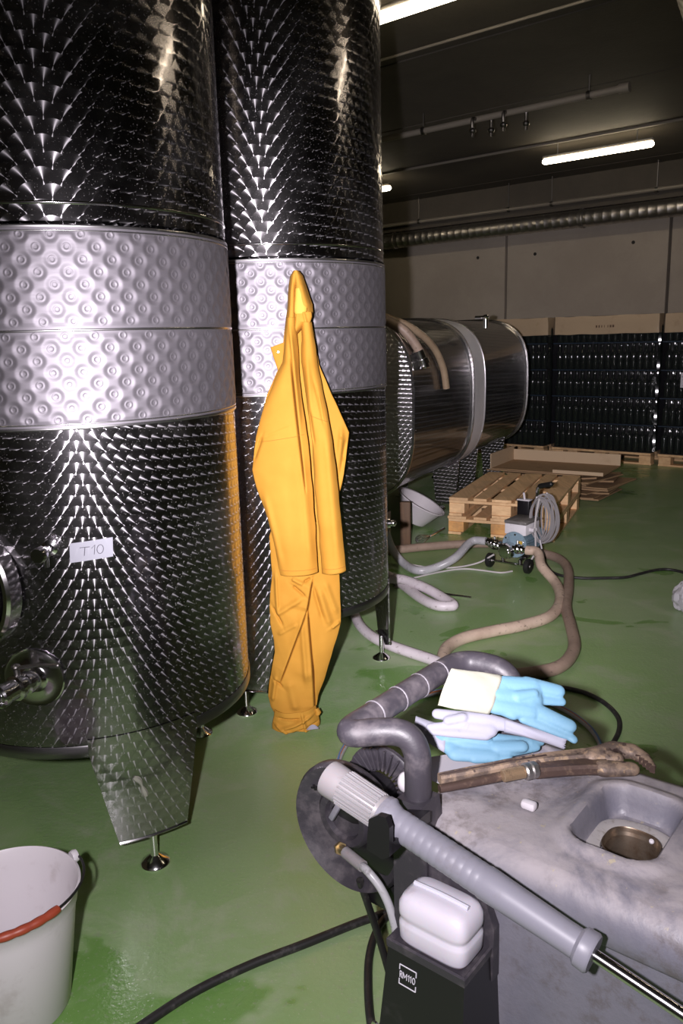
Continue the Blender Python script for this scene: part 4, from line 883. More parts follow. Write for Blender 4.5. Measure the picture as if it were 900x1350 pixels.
tr = thing('rain_trousers', 'yellow rain trousers hanging below the jacket with hems crumpled on the floor', 'trousers', (-0.1986, 2.93, 0))
YT = 2.925
legs_, _ = cloth('trouser_legs', [[(-0.2536, 2.87, 0.8331), (-0.0208, 2.87, 0.8265)], [(-0.2748, 2.87, 0.77), (-0.017, 2.87, 0.7626)], [(-0.2723, 2.87, 0.6732), (-0.0155, 2.87, 0.6658)], [(-0.2715, 2.87, 0.6288), (-0.0151, 2.87, 0.6303)], [(-0.2814, 2.87, 0.5394), (-0.0149, 2.87, 0.5316)], [(-0.2865, 2.87, 0.4913), (-0.0148, 2.87, 0.4833)], [(-0.2867, 2.87, 0.4244), (-0.0152, 2.87, 0.4194)], [(-0.2754, 2.87, 0.3564), (-0.0345, 2.87, 0.3493)], [(-0.2747, 2.87, 0.3068), (-0.0505, 2.87, 0.3002)], [(-0.2899, 2.87, 0.2323), (-0.0732, 2.87, 0.2258)], [(-0.3008, 2.87, 0.1853), (-0.0894, 2.87, 0.179)], [(-0.3097, 2.87, 0.1221), (-0.1136, 2.87, 0.1162)], [(-0.3002, 2.87, 0.0738), (-0.1209, 2.87, 0.0748)], [(-0.284, 2.87, 0.0379), (-0.1208, 2.87, 0.0329)]], YT, .032,
    [('s', *[(-0.1189, 2.87, 0.5946), (-0.1416, 2.87, 0.481)], .05, .020), ('s', *[(-0.1414, 2.87, 0.487), (-0.2532, 2.87, 0.1997)], .05, .024), ('s', *[(-0.1401, 2.87, 0.4809), (-0.127, 2.87, 0.1959)], -.0+.05, .018), ('s', *[(-0.1278, 2.87, 0.2588), (-0.1276, 2.87, 0.0525)], .04, .020),
     ('r', *[(-0.2676, 2.87, 0.4634), (-0.1582, 2.87, 0.5358)], .010, .012), ('r', *[(-0.2749, 2.87, 0.494), (-0.2377, 2.87, 0.4229)], .006, -.012), ('r', *[(-0.2595, 2.87, 0.3868), (-0.1792, 2.87, 0.4395)], .008, .008),
     ('r', *[(-0.1936, 2.87, 0.5819), (-0.1465, 2.87, 0.5415)], .006, -.014), ('r', *[(-0.1953, 2.87, 0.6117), (-0.1505, 2.87, 0.5896)], .007, .012), ('r', *[(-0.1502, 2.87, 0.5955), (-0.124, 2.87, 0.6097)], .005, -.014), ('r', *[(-0.2573, 2.87, 0.6284), (-0.2554, 2.87, 0.4783)], .006, .010),
     ('r', *[(-0.0942, 2.87, 0.564), (-0.053, 2.87, 0.4113)], .012, .012), ('r', *[(-0.1165, 2.87, 0.5796), (-0.0838, 2.87, 0.4428)], .008, -.010), ('r', *[(-0.0704, 2.87, 0.5932), (-0.0286, 2.87, 0.4564)], .010, .008), ('r', *[(-0.0503, 2.87, 0.4051), (-0.0179, 2.87, 0.4256)], .006, .012),
     ('r', *[(-0.1645, 2.87, 0.4452), (-0.154, 2.87, 0.1809)], .010, .010), ('r', *[(-0.273, 2.87, 0.2161), (-0.2928, 2.87, 0.1056)], .008, .012), ('r', *[(-0.2825, 2.87, 0.2006), (-0.2487, 2.87, 0.1679)], .006, -.012), ('r', *[(-0.2239, 2.87, 0.1988), (-0.1996, 2.87, 0.0707)], .018, .012)], tr, nu=190, nz=260, seed=21, wr=.006)
hem, _ = cloth('crumpled_hem', [[(-0.2817, 2.83, 0.0869), (-0.1205, 2.83, 0.101)], [(-0.286, 2.83, 0.0553), (-0.113, 2.83, 0.0627)], [(-0.2934, 2.83, 0.0236), (-0.1082, 2.83, 0.0307)], [(-0.2941, 2.83, 0.0076), (-0.1086, 2.83, 0.018)]], 2.872, .05,
    [('r', *[(-0.2582, 2.83, 0.0225), (-0.133, 2.83, 0.076)], .006, .014), ('r', *[(-0.2682, 2.83, 0.0611), (-0.1802, 2.83, 0.0648)], .006, -.012), ('r', *[(-0.2147, 2.83, 0.0084), (-0.1168, 2.83, 0.0374)], .005, -.012), ('r', *[(-0.2811, 2.83, 0.036), (-0.2294, 2.83, 0.0088)], .006, .012), ('r', *[(-0.1734, 2.83, 0.09), (-0.159, 2.83, 0.0067)], .005, .010)], tr, nu=90, nz=50, seed=31, wr=.012)
cuff, _ = cloth('turned_cuff', [[(-0.1275, 2.86, 0.0896), (-0.1127, 2.86, 0.0923)], [(-0.125, 2.86, 0.0767), (-0.1015, 2.86, 0.0728)], [(-0.1226, 2.86, 0.0606), (-0.1047, 2.86, 0.0665)]], 2.868, .012, [], tr, 'yellow', 14, 14, 41, .003)
m = MB(); m.grid(lambda u, v: V3((-0.1579, 2.82, 0.0247))+(V3((-0.1109, 2.82, 0.0296))-V3((-0.1579, 2.82, 0.0247)))*u+V3((0, -.004+.008*v, .016*v*sin(pi*u))), 12, 4); m.build('hem_lining', M['greywhite'], hem)

# ------------------------------------------------------------------ hot water cleaning machine
MO = V3((0, 1.42, 0))
MF = Matrix(((.775, .633, 0, MO.x), (-.633, .775, 0, MO.y), (0, 0, 1, 0), (0, 0, 0, 1)))
mr = thing('cleaning_machine', 'dusty grey pressure washer with black bent handle, hose reel and white canister', 'machine', (.35, 1.25, 0))
UC, VC, UH, VH = .462, .252, .078, .112       # fuel filler recess
def sdf_rr(x, y, hx, hy, r):
    qx, qy = abs(x)-hx+r, abs(y)-hy+r
    return math.hypot(max(qx, 0), max(qy, 0))+min(max(qx, qy), 0)-r
def sm(a, b, x): t = min(1, max(0, (x-a)/(b-a))); return t*t*(3-2*t)
prof = [(.060, .06), (.058, .20), (.052, .36), (.046, .470), (.0445, .497), (.038, .503), (.032, .512), (.030, .535), (.032, .556), (.042, .577), (.062, .592), (.09, .598), (.14, .600), (.43, .600), (.448, .594), (.458, .580), (.462, .55), (.466, .3), (.466, .06)]
dense = []
for i in range(len(prof)-1):
    (a, b), (c, d) = prof[i], prof[i+1]; n = max(1, int(math.hypot(c-a, d-b)/(.0045 if 9 < i < 13 else .03)))
    dense += [(a+(c-a)*k/n, b+(d-b)*k/n) for k in range(n)]
dense.append(prof[-1])
U0, U1, NU = .105, 1.12, 200
rows = []
for i in range(NU+1):
    t = i/NU; u = U0+(U1-U0)*(t**1.25); row = []
    for (v, z) in dense:
        du = 0
        if z > .55 and .05 < v < .45:
            d = sdf_rr(u-UC, v-VC, UH, VH, .045)
            z2 = z + .010*sm(.040, .012, d) - .058*sm(.004, -.022, d)
            z2 -= .010*sm(.14, .24, v)*sm(.36, .30, u)*sm(.43, .38, v)*sm(.10, .16, u)          # shallow tray before the filler
            z2 += .0025*noise.noise(V3((u*14, v*14, 1)))
        else:
            z2 = z
        v2 = v
        if z < .49 and v < .1: v2 += .010*sm(.16, .30, u)*0 + .004*noise.noise(V3((u*3, z*3, 5)))
        if v < .1: v2 += .018*sm(.18, .105, u)
        if z > .5: z2 -= .02*sm(.03, 0, u-U0)**2
        row.append(MF @ V3((u, v2, z2)))
    rows.append(row)
m = MB(); m.rings(rows, False, False, loop=False); n_ = len(dense)
_inv = MF.inverted()
def in_neck(f):
    c = _inv @ (sum((m.v[i] for i in f), V3())/len(f)); return c.z > .5 and abs((c.x-fc.x)/.050)**2.6+abs((c.y-fc.y)/.050)**2.6 < 1
fc = V3((UC+.012, VC-.012, .549))
m.f = [f for f in m.f if not in_neck(f)]
m.f.append(tuple(range(n_))); m.f.append(tuple(NU*n_+k for k in reversed(range(n_))))
body = m.build('body', M['machine'], mr, smooth=40)
m = MB(MF); m.box((.62, .26, .055), (1.0, .38, .06), .015); m.build('chassis', M['black'], mr)
for v in (.04, .48):
    m = MB(MF); m.lathe([(.03, -.03), (.11, -.03), (.125, -.018), (.125, .018), (.11, .03), (.03, .03)], (.93, v, .125), (0, 1, 0), 36); wl = m.build('wheel', M['rubber'], mr)
    m = MB(MF); m.lathe([(0, -.034), (.035, -.034), (.05, -.02), (.05, .02), (.035, .034), (0, .034)], (.93, v, .125), (0, 1, 0), 24); m.build('hub', M['machine'], wl)
# filler in the recess
fc = V3((UC+.012, VC-.012, .549))
m = MB(MF)
def srr(r, k, n=48, ex=2.6): e = 2/ex; a = 2*pi*k/n; return r*abs(cos(a))**e*(1 if cos(a) >= 0 else -1), r*abs(sin(a))**e*(1 if sin(a) >= 0 else -1)
def ring(r, z, sx=1, sy=1, ex=2.6, wob=0): return [fc+V3((srr(r, k, ex=ex)[0]*sx*(1+wob*sin(3*2*pi*k/48+1)), srr(r, k, ex=ex)[1]*sy*(1+wob*cos(2*2*pi*k/48)), z)) for k in range(48)]
m.rings([ring(.080, .004, 1, 1.1, 2.3, .05), ring(.080, .012, 1, 1.1, 2.3, .05), ring(.074, .015, 1, 1.1, 2.3, .05), ring(.0525, .012), ring(.0515, .004)], False, False); m.build('filler_plate', M['plate'], body, smooth=40)
m = MB(MF); m.rings([ring(.0455, .004), ring(.051, .018), ring(.0495, .020), ring(.048, .018), ring(.0475, -.09), ring(.001, -.09)], False, False); m.build('filler_neck', M['tank_neck'], body, smooth=40)
m = MB(MF); m.tube([fc+V3((-.03, -.01, -.03)), fc+V3((.03, .012, -.025))], .004, 8, 2); m.tube([fc+V3((.028*cos(a), .028*sin(a), -.055)) for a in [2*pi*k/20 for k in range(21)]], .003, 6, 1); m.build('neck_strainer', M['rust'], body)
m = MB(MF); m.lathe([(0, 0), (.005, 0), (.004, .003), (0, .004)], fc+V3((.026, .034, .016)), (0, -.6, .8), 10); m.build('pin', M['plastic_white'], body)
m = MB(MF)
for (u, v) in ((.395, .335), (.52, .165)): m.lathe([(0, 0), (.007, 0), (.006, .004), (0, .004)], (u, v, .548), (0, 0, 1), 6)
m.build('screw', M['polished'], body)
# bent handle: broad arms and a rubber covered crossbar
def P_(u, v, z): return MF @ V3((u, v, z))
hp = [(.128, .052, .50), (.128, .052, .60), (.128, .052, .68), (.126, .051, .725), (.112, .047, .752), (.088, .036, .762), (.055, .012, .762), (.032, -.010, .761), (.016, -.012, .761), (.010, .012, .761), (.010, .06, .761), (.010, .20, .762), (.010, .33, .762), (.016, .378, .762), (.034, .404, .762), (.062, .414, .762), (.098, .420, .758), (.124, .424, .742), (.134, .426, .71), (.138, .428, .62), (.138, .428, .50)]
def hr(t): return .0262
m = MB(); m.tube([P_(*p) for p in hp], .0262, 18, 6); hd = m.build('handle_bar', M['black'], mr)
for t in (.075, .155, .235, .315):
    m = MB(); m.lathe([(.0260, -.0025), (.0276, -.001), (.0276, .001), (.0260, .0025)], P_(.010, t, .761+.0005), VV, 24); m.build('rubber_joint', M['joint_grey'], hd)
for (v, u) in ((.050, .128), (.428, .140)):
    m = MB(MF); m.prism([(u-.031, v-.030, .48), (u+.040, v-.030, .48), (u+.040, v-.030, .575), (u+.030, v-.030, .635), (u-.0275, v-.030, .635), (u-.031, v-.030, .58)], (0, .060, 0))
    m.build('handle_arm', M['black'], mr, smooth=20)
# black corner column with the canister bay
m = MB(MF)
sec = lambda u0, u1, v0, v1, z: [V3((u0, v0, z)), V3((u1, v0, z)), V3((u1, v1, z)), V3((u0, v1, z))]
m.rings([sec(.085, .345, -.115, .09, .0), sec(.10, .332, -.105, .09, .10), sec(.126, .306, -.082, .09, .22), sec(.138, .300, -.066, .09, .388)])
col_ = m.build('canister_bay', M['black_clean'], mr, smooth=15)
m = MB(MF)
m.rings([sec(.136, .302, -.068, .045, .385), sec(.135, .303, -.069, .045, .401), sec(.139, .299, -.064, .045, .403), sec(.145, .293, -.058, .04, .393)]); m.build('bay_rim', M['black'], col_, smooth=15)
m = MB(MF); m.prism([(.085, .028, .33), (.305, .028, .33), (.307, .028, .44), (.285, .028, .50), (.215, .028, .545), (.16, .028, .575), (.085, .028, .585)], (0, .055, 0)); m.build('back_plate', M['black'], col_, smooth=15)
m = MB(MF); m.lathe([(0, 0), (.009, 0), (.008, .004), (0, .005)], (.118, -.0845, .21), (0, -1, .1), 14); m.build('screw', M['chrome'], col_)
# printed frame and lettering RM 110 on the bay
lp = V3((0.1817, -0.0091, 0.3))
def onface(x, z): # the bay's front face leans: v from -.082 at z .22 to -.066 at z .375
    return MF @ V3((x, -.0665-.0164*(.388-z)/.168, z))
LX, LZ, S_ = .184, .343, .0125
m = MB()
def stroke(pts, r):
    for (a, b) in zip(pts[:-1], pts[1:]): m.cyl(onface(LX+a[0]*S_, LZ+a[1]*S_), onface(LX+b[0]*S_, LZ+b[1]*S_), r, seg=6)
stroke([(-1.45, -.75), (-1.45, -1.55), (1.45, -1.55), (1.45, -.75)], .0011); stroke([(-1.45, .75), (-1.45, 1.55), (1.45, 1.55), (1.45, .75)], .0011)
m.build('printed_frame', M['white'], col_)
for x0, g in ((-1.36, [[(0, -.5), (0, .5), (.26, .5), (.34, .28), (.26, .04), (0, .04)], [(.14, .04), (.36, -.5)]]), (-.82, [[(0, -.5), (0, .5), (.33, -.25), (.66, .5), (.66, -.5)]]), (.06, [[(0, .25), (.17, .5), (.17, -.5)]]), (.42, [[(0, .25), (.17, .5), (.17, -.5)]]), (.84, [[(.22+.22*cos(a), .5*sin(a)) for a in [2*pi*k/12 for k in range(13)]]])):
    m = MB()
    for s in g: stroke([(x0+x, z) for x, z in s], .0008)
    m.build('letter', M['white'], col_)
# white canister standing in the bay
cn = thing('canister', 'white plastic canister standing in the black bay of the pressure washer', 'canister', P_(.219, -.012, .395))
def cs(gu, gv, z, ex=5.0):
    out = []
    for k in range(56):
        z_ = z+.0235; a = 2*pi*k/56; e = 2/ex; out.append(V3((.219+gu*abs(cos(a))**e*(1 if cos(a) >= 0 else -1), -.012+gv*abs(sin(a))**e*(1 if sin(a) >= 0 else -1), z_)))
    return out
m = MB(MF); m.rings([cs(.055, .033, .3705), cs(.068, .043, .374), cs(.072, .046, .382), cs(.073, .047, .408), cs(.0725, .0465, .414), cs(.0695, .044, .419), cs(.0695, .044, .424), cs(.0725, .0465, .429), cs(.073, .047, .436), cs(.0725, .0465, .452), cs(.066, .041, .466), cs(.054, .032, .473), cs(.030, .014, .475)])
m.build('body', M['bottle_plastic'], cn, smooth=60)
m = MB(MF); m.tube([(.162, -.012, .4975), (.22, -.012, .4995), (.277, -.012, .4975)], .005, 8, 3); m.build('moulded_ridge', M['bottle_plastic'], cn)
# hose reel on the handle end
rc = V3((-0.0824, 0.1155, 0.455)); rc = V3((-.088, .112, .452)); rl = None
m = MB(MF); m.lathe([(0, .018), (.05, .016), (.10, .006), (.128, -.012), (.142, -.024), (.149, -.012), (.149, .004), (.140, .012), (.05, .030), (0, .030)], rc, (0, 1, 0), 56); rl = m.build('reel_cover', M['black'], mr, smooth=50)
bc = rc+V3((-.012, .0, .018))
m = MB(MF); m.lathe([(.074, .02), (.070, -.012), (.062, -.020), (.048, -.018), (.044, -.006), (.020, -.002), (0, -.002)], bc, (0, 1, 0), 40); m.build('cover_boss', M['black'], rl, smooth=50)
m = MB(MF); m.box(bc+V3((-.015, -.022, .015)), (.014, .012, .05), .004, R=Matrix.Rotation(.5, 3, 'Y')); m.build('crank_grip', M['lance'], rl)
m = MB(MF); m.box(bc+V3((-.082, -.012, .045)), (.022, .003, .005), .001, R=Matrix.Rotation(-.4, 3, 'Y')); m.box(bc+V3((-.082, -.012, .045)), (.006, .003, .014), .001, R=Matrix.Rotation(-.4, 3, 'Y')); m.build('moulded_mark', M['black_clean'], rl)
fcn = V3((-.085, .232, .487))
m = MB(MF); m.lathe([(.04, 0), (.094, -.008), (.100, -.003), (.100, .006), (.094, .010), (.04, .014)], fcn, (0, 1, 0), 56); ff = m.build('reel_flange', M['black'], mr, smooth=50)
for k in range(30):
    a = 2*pi*k/30; F = MF @ Matrix.Translation(fcn) @ Matrix.Rotation(a, 4, 'Y'); m = MB(F); m.box((.072, -.010, 0), (.050, .012, .0055), .001); m.build('flange_rib', M['black'], ff, smooth=0)
m = MB(MF); m.cyl(rc, fcn-V3((0, .004, 0)), .056, .046, 40); m.build('reel_drum', M['black_clean'], mr)
m = MB(MF); m.ball(rc+V3((.075, .10, .082)), .022, (.8, .8, 1.1), 14, 8); m.build('white_knob', M['plastic_white'], mr)
m = MB(MF); m.box((.03, .13, .40), (.22, .06, .06), .01); m.box((-.03, .30, .40), (.34, .05, .06), .01); m.build('reel_bracket', M['black_clean'], mr)
m = MB(MF); m.box((.02, .25, .30), (.20, .26, .08), .02); m.box((.07, .20, .15), (.1, .2, .3), .02); m.build('reel_mount', M['black_clean'], mr)
# brass inlet and grey hose from the boss
q0, q1, q2 = [V3(p) for p in [(-0.024, 1.5533, 0.4017), (-0.0106, 1.5088, 0.4217), (0.0236, 1.4602, 0.4233)]]
dq = (q1-q0).normalized(); m = MB(); m.cyl(q0-dq*.01, q1, .010, seg=12); m.cyl(q0, q0+dq*.012, .0145, seg=6); m.build('brass_fitting', M['brass'], rl)
m = MB(); m.tube([q1-dq*.004, q1.lerp(q2, .5), q2], .0125, 12, 4); m.build('hose_sleeve', M['nozzle'], rl)
m = MB(); m.tube([q1.lerp(q2, .9)]+[(0.0322, 1.4324, 0.4329), (0.0557, 1.4133, 0.4114), (0.0728, 1.3993, 0.3797), (0.0838, 1.3903, 0.3373), (0.0905, 1.3848, 0.2883), (0.097, 1.3795, 0.2208)], .0088, 12, 6); m.build('feed_hose', M['hose_grey'], mr)

# holder and spray lance along the near side
LN = [(-0.0402, 1.3779, 0.6801), (0.0605, 1.2956, 0.6529), (0.0735, 1.285, 0.6487), (0.1777, 1.1999, 0.6175), (0.2869, 1.1108, 0.5865), (0.3681, 1.0444, 0.5643), (0.4708, 0.9605, 0.5306)]
LN = [V3(p) for p in LN]; d = (LN[5]-LN[0]).normalized(); LL = (LN[5]-LN[0]).length
ln = thing('spray_lance', 'light grey spray lance with milky ribbed nozzle lying along the pressure washer', 'lance', LN[3])
l1 = (LN[1]-LN[0]).length
m = MB(); m.lathe([(.0, .0), (.028, 0), (.0335, .003), (.0345, .010), (.0335, .035), (.0325, .040), (.031, l1*.96), (.027, l1), (0, l1)], LN[0], d, 36); nz = m.build('nozzle', M['nozzle'], ln, smooth=40)
x_, y_, z_ = frame(d)
for k in range(26):
    a = 2*pi*k/26; e = x_*cos(a)+y_*sin(a); m = MB(); m.tube([LN[0]+d*.042+e*.0325, LN[0]+d*(l1*.93)+e*.0312], .0022, 6, 1, smooth=False); m.build('grip_rib', M['nozzle'], nz)
L2 = LL
prg = [(0, l1-.004), (.026, l1-.004), (.0345, l1), (.0355, l1+.010), (.031, l1+.016), (.0265, l1+.030)]
s = l1+.034
while s < l1+.20: prg += [(.0268, s), (.0274, s+.004), (.0274, s+.012), (.0268, s+.0145)]; s += .016
prg += [(.0285, l1+.215), (.027, l1+.26), (.0245, LL-.05), (.0245, LL-.028), (.031, LL-.022), (.032, LL-.004), (.029, LL), (0, LL)]
m = MB(); m.lathe(prg, LN[0], d, 36); m.build('grip', M['lance'], ln, smooth=40)
m = MB(); m.cyl(LN[0]+d*(LL-.01), LN[0]+d*(LL+.55), .0098, seg=18); m.build('lance_tube', M['polished'], ln)
hk = [V3(p) for p in [(0.0296, 1.2498, 0.6419), (0.0328, 1.2472, 0.6735), (0.0471, 1.2355, 0.6881), (0.0609, 1.2242, 0.6907), (0.0669, 1.2194, 0.6733), (0.0661, 1.22, 0.6168), (0.0534, 1.2304, 0.6052), (0.0277, 1.2514, 0.6106)]]
m = MB(); m.prism(hk, UU*0+VV*.012)
m.build('lance_holder', M['black_clean'], mr, smooth=20)
m = MB(); a, b = LN[1]+d*.02, LN[1]+d*.05
m.prism([hk[5]+VV*.010, hk[6]+VV*.010, hk[7]+VV*.010, (hk[7]*.6+hk[0]*.4)+VV*.010, (hk[5]*.6+hk[4]*.4)+VV*.010], VV*.12); m.build('holder_arm', M['black_clean'], mr, smooth=20)

# things lying on the machine -----------------------------------------------------------------
def blob(caps, name, mat, parent, flat=.6, vox=.0026, it=4, nrm=(0, 0, 1)):
    """organic form: capsules fused into one skin"""
    m = MB(); fx, fy, fz = frame(nrm, (1, 0, 0)); RF = Matrix((fx, fy, fz)).transposed()
    for (a, b, r0, r1) in caps:
        a, b = V3(a), V3(b); c = (a+b)*.5; la, lb = RF.transposed() @ (a-c), RF.transposed() @ (b-c)
        m.F = Matrix.Translation(c) @ RF.to_4x4() @ Matrix.Diagonal((1, 1, flat, 1)); k = 1/flat
        m.capsule(V3((la.x, la.y, la.z*k)), V3((lb.x, lb.y, lb.z*k)), r0, r1, 14)
    o = m.build(name, M[mat], parent, smooth=0)
    rm = o.modifiers.new('skin', 'REMESH'); rm.mode = 'VOXEL'; rm.voxel_size = vox; rm.use_smooth_shade = True
    sm_ = o.modifiers.new('soften', 'SMOOTH'); sm_.iterations = it; sm_.factor = .5
    dg = bpy.context.evaluated_depsgraph_get(); me = bpy.data.meshes.new_from_object(o.evaluated_get(dg)); o.modifiers.clear(); o.data = me; me.name = name
    for p in me.polygons: p.use_smooth = True
    return o
def sleeve(name, mat, parent, far, near, hs, n=40, ragged=0.0, thick=.0016):
    """flattened tube of cloth between a far and a near edge line; hs are its half thicknesses"""
    st = [((V3(a)+V3(b))*.5, (V3(b)-V3(a))*.5, h) for a, b, h in zip(far, near, hs)]; rs = []; K = 5
    for i in range(len(st)-1):
        for k in range(K): t = k/K; rs.append(tuple(st[i][j]*(1-t)+st[i+1][j]*t for j in range(3)))
    rs.append(st[-1]); d = (rs[-1][0]-rs[0][0]).normalized(); out = []
    for i, (c, sd, h) in enumerate(rs):
        up = d.cross(sd).normalized(); up = up if up.z > 0 else -up; rg = ragged*(i == len(rs)-1)
        out.append([c+sd*cos(2*pi*k/n)+up*(h*sin(2*pi*k/n)*(1+.12*sin(6*pi*k/n+i*.4)))+d*(rg*noise.noise(V3((k*.9, 3, 1))))+up*.0025*noise.noise(c*28+V3((k*.25, 0, 0))) for k in range(n)])
    m = MB(); m.rings(out, False, False); o = m.build(name, M[mat], parent, smooth=70)
    so = o.modifiers.new('thickness', 'SOLIDIFY'); so.thickness = thick; return o
Q3 = lambda L: [V3(p) for p in L]
# bottom blue glove
g3 = thing('rubber_glove', 'blue rubber glove lying palm up at the bottom of the glove pile', 'glove', (0.3059, 1.6164, 0.6), 'gloves on the machine')
p = Q3([(0.2004, 1.5828, 0.6452), (0.2515, 1.5721, 0.6351), (0.3128, 1.5665, 0.6273), (0.229, 1.5524, 0.6252), (0.3097, 1.5493, 0.6174), (0.2161, 1.5774, 0.6548), (0.2973, 1.5721, 0.648), (0.3232, 1.5786, 0.6383), (0.3927, 1.579, 0.6288), (0.3198, 1.5607, 0.6303), (0.374, 1.5622, 0.6296), (0.3272, 1.5561, 0.6201), (0.4052, 1.5757, 0.6212), (0.2683, 1.5446, 0.6177), (0.3385, 1.5473, 0.614), (0.4197, 1.5878, 0.625)])
blob([(p[0], p[1], .020, .024), (p[1], p[2], .024, .020), (p[3], p[4], .020, .018), (p[0], p[3], .020, .018), (p[5], p[6], .0150, .0135), (p[7], p[8], .0150, .0130), (p[9], p[10], .0165, .0140), (p[11], p[12], .0150, .0125), (p[13], p[14], .0150, .0120), (p[8], p[15], .012, .010)], 'hand', 'blue', g3, .62, nrm=(0.0635, -0.5064, 0.86))
sleeve('cuff', 'greywhite', g3, [(0.2167, 1.6061, 0.6577), (0.1814, 1.6179, 0.6672), (0.1521, 1.6267, 0.6746)], [(0.2045, 1.5515, 0.6264), (0.1666, 1.5752, 0.6432), (0.1441, 1.5968, 0.6575)], (.014, .010, .008))
# inside-out glove between them
g2 = thing('rubber_glove', 'pale grey glove turned inside out, between the two blue ones', 'glove', (0.3525, 1.6816, 0.62), 'gloves on the machine')
p = Q3([(0.3483, 1.5681, 0.6752), (0.2986, 1.5818, 0.6821), (0.243, 1.5938, 0.6866), (0.1964, 1.6037, 0.6902), (0.3042, 1.5668, 0.6684), (0.2411, 1.5806, 0.6738), (0.1776, 1.5849, 0.6699), (0.295, 1.5606, 0.6613), (0.2153, 1.5713, 0.6616), (0.1703, 1.5785, 0.6628), (0.2495, 1.5824, 0.6904), (0.2168, 1.5829, 0.684)])
blob([(p[0], p[1], .014, .018), (p[1], p[2], .018, .014), (p[2], p[3], .0135, .0120), (p[4], p[5], .018, .012), (p[5], p[6], .011, .008), (p[7], p[8], .014, .010), (p[8], p[9], .010, .007), (p[10], p[11], .011, .010)], 'hand', 'greywhite', g2, .7, nrm=(-0.0906, -0.6889, 0.7191))
sleeve('cuff', 'greywhite', g2, [(0.3378, 1.5813, 0.6865), (0.3774, 1.5674, 0.6783), (0.4224, 1.5519, 0.6691), (0.4624, 1.5383, 0.6611)], [(0.3338, 1.5601, 0.6657), (0.3735, 1.5488, 0.6599), (0.4154, 1.535, 0.652), (0.4518, 1.5208, 0.643)], (.012, .012, .012, .011), ragged=.008)
# top glove
g1 = thing('rubber_glove', 'blue rubber glove with cream cuff lying on top of the glove pile', 'glove', (0.3587, 1.7154, 0.66), 'gloves on the machine')
p = Q3([(0.3395, 1.5951, 0.7576), (0.4025, 1.598, 0.7491), (0.3226, 1.5747, 0.7414), (0.3981, 1.5777, 0.7307), (0.3135, 1.5603, 0.7294), (0.3874, 1.5583, 0.7142), (0.3901, 1.6017, 0.7548), (0.4585, 1.5976, 0.7388), (0.4189, 1.5825, 0.726), (0.4627, 1.5865, 0.7192), (0.3976, 1.5605, 0.7145), (0.4693, 1.5426, 0.6848), (0.3723, 1.5476, 0.7026), (0.4687, 1.5324, 0.6641), (0.4737, 1.5275, 0.6613), (0.3635, 1.5692, 0.7427), (0.4006, 1.5761, 0.7454), (0.3503, 1.5509, 0.7138)])
blob([(p[0], p[1], .0215, .022), (p[2], p[3], .0235, .022), (p[4], p[5], .0215, .022), (p[0], p[4], .021, .021), (p[1], p[5], .022, .021), (p[6], p[7], .0185, .0150), (p[8], p[9], .0115, .0105), (p[10], p[11], .0185, .0150), (p[12], p[13], .0125, .0095), (p[13], p[14], .0100, .0095), (p[15], p[16], .013, .010), (p[4], p[17], .017, .016)], 'hand', 'blue', g1, .6, nrm=(0.1287, -0.6817, 0.7202))
sleeve('cuff', 'cream', g1, [(0.3359, 1.6111, 0.7734), (0.3018, 1.6053, 0.7823), (0.2609, 1.5967, 0.7926), (0.2258, 1.5906, 0.8015)], [(0.2975, 1.543, 0.7158), (0.2662, 1.5377, 0.7247), (0.2254, 1.5305, 0.7363), (0.1886, 1.5269, 0.7478)], (.015, .013, .010, .008))
# paper under the wrench
m = MB()
pq = Q3([(0.1593, 1.5701, 0.603), (0.3031, 1.6012, 0.603), (0.3375, 1.5417, 0.603), (0.2177, 1.443, 0.603), (0.1716, 1.4789, 0.603)])
m.prism(pq, (0, 0, .0012)); tag(rebase(m.build('paper_towel', M['rag'], smooth=0), pq[0]), 'creased white paper lying under the pipe wrench', 'paper')
# small white cap
p = V3((0.3467, 1.3812, 0.598)); m = MB(MF); pl_ = MF.inverted() @ p
m.box(pl_+V3((0, 0, .008)), (.030, .019, .017), .006); tag(rebase(m.build('plastic_stopper', M['plastic_white']), p), 'small white plastic stopper lying on the grey machine top', 'stopper')
# pipe wrench
wr = thing('pipe_wrench', 'rusty two-handled pipe wrench lying across the machine by the filler', 'wrench', (0.4071, 1.5157, 0.6))
up_ = Q3([(0.1826, 1.4553, 0.622), (0.2487, 1.4748, 0.622), (0.3316, 1.4999, 0.622), (0.4155, 1.5197, 0.622), (0.4985, 1.5307, 0.622), (0.5488, 1.5374, 0.622)])
m = MB()
def bar(mb, pts, ws, h):
    rs = []
    for i, c in enumerate(pts):
        dd = (pts[min(i+1, len(pts)-1)]-pts[max(0, i-1)]).normalized(); sd = V3((0, 0, 1)).cross(dd).normalized(); w_ = ws[i]
        rs.append([c+sd*(w_*cx)+V3((0, 0, h*cz)) for cx, cz in ((-1, -.5), (-.7, -1), (.7, -1), (1, -.5), (1, .5), (.7, 1), (-.7, 1), (-1, .5))])
    mb.rings(rs)
bar(m, up_, (.010, .012, .0135, .0155, .018, .020), .010); uh = m.build('long_handle', M['rust'], wr, smooth=30)
m = MB(); bar(m, [a+V3((0, 0, .009)) for a in up_[:4]], (.003, .0035, .004, .004), .0015); m.build('handle_web', M['rust_brown'], uh, smooth=30)
lo_ = Q3([(0.1796, 1.4309, 0.615), (0.2447, 1.4497, 0.615), (0.3165, 1.4715, 0.615)]); m = MB(); m.tube(lo_, lambda t: .0085+.0015*t, 12, 4); m.build('short_handle', M['rust_brown'], wr)
th = Q3([(0.3102, 1.4567, 0.624), (0.3596, 1.4714, 0.624)]); dd = th[1]-th[0]; L = dd.length; pr = [(0, 0)]
k = 0
while k*.0038 < L-.004: pr += [(.0095, k*.0038), (.0130, k*.0038+.0019)]; k += 1
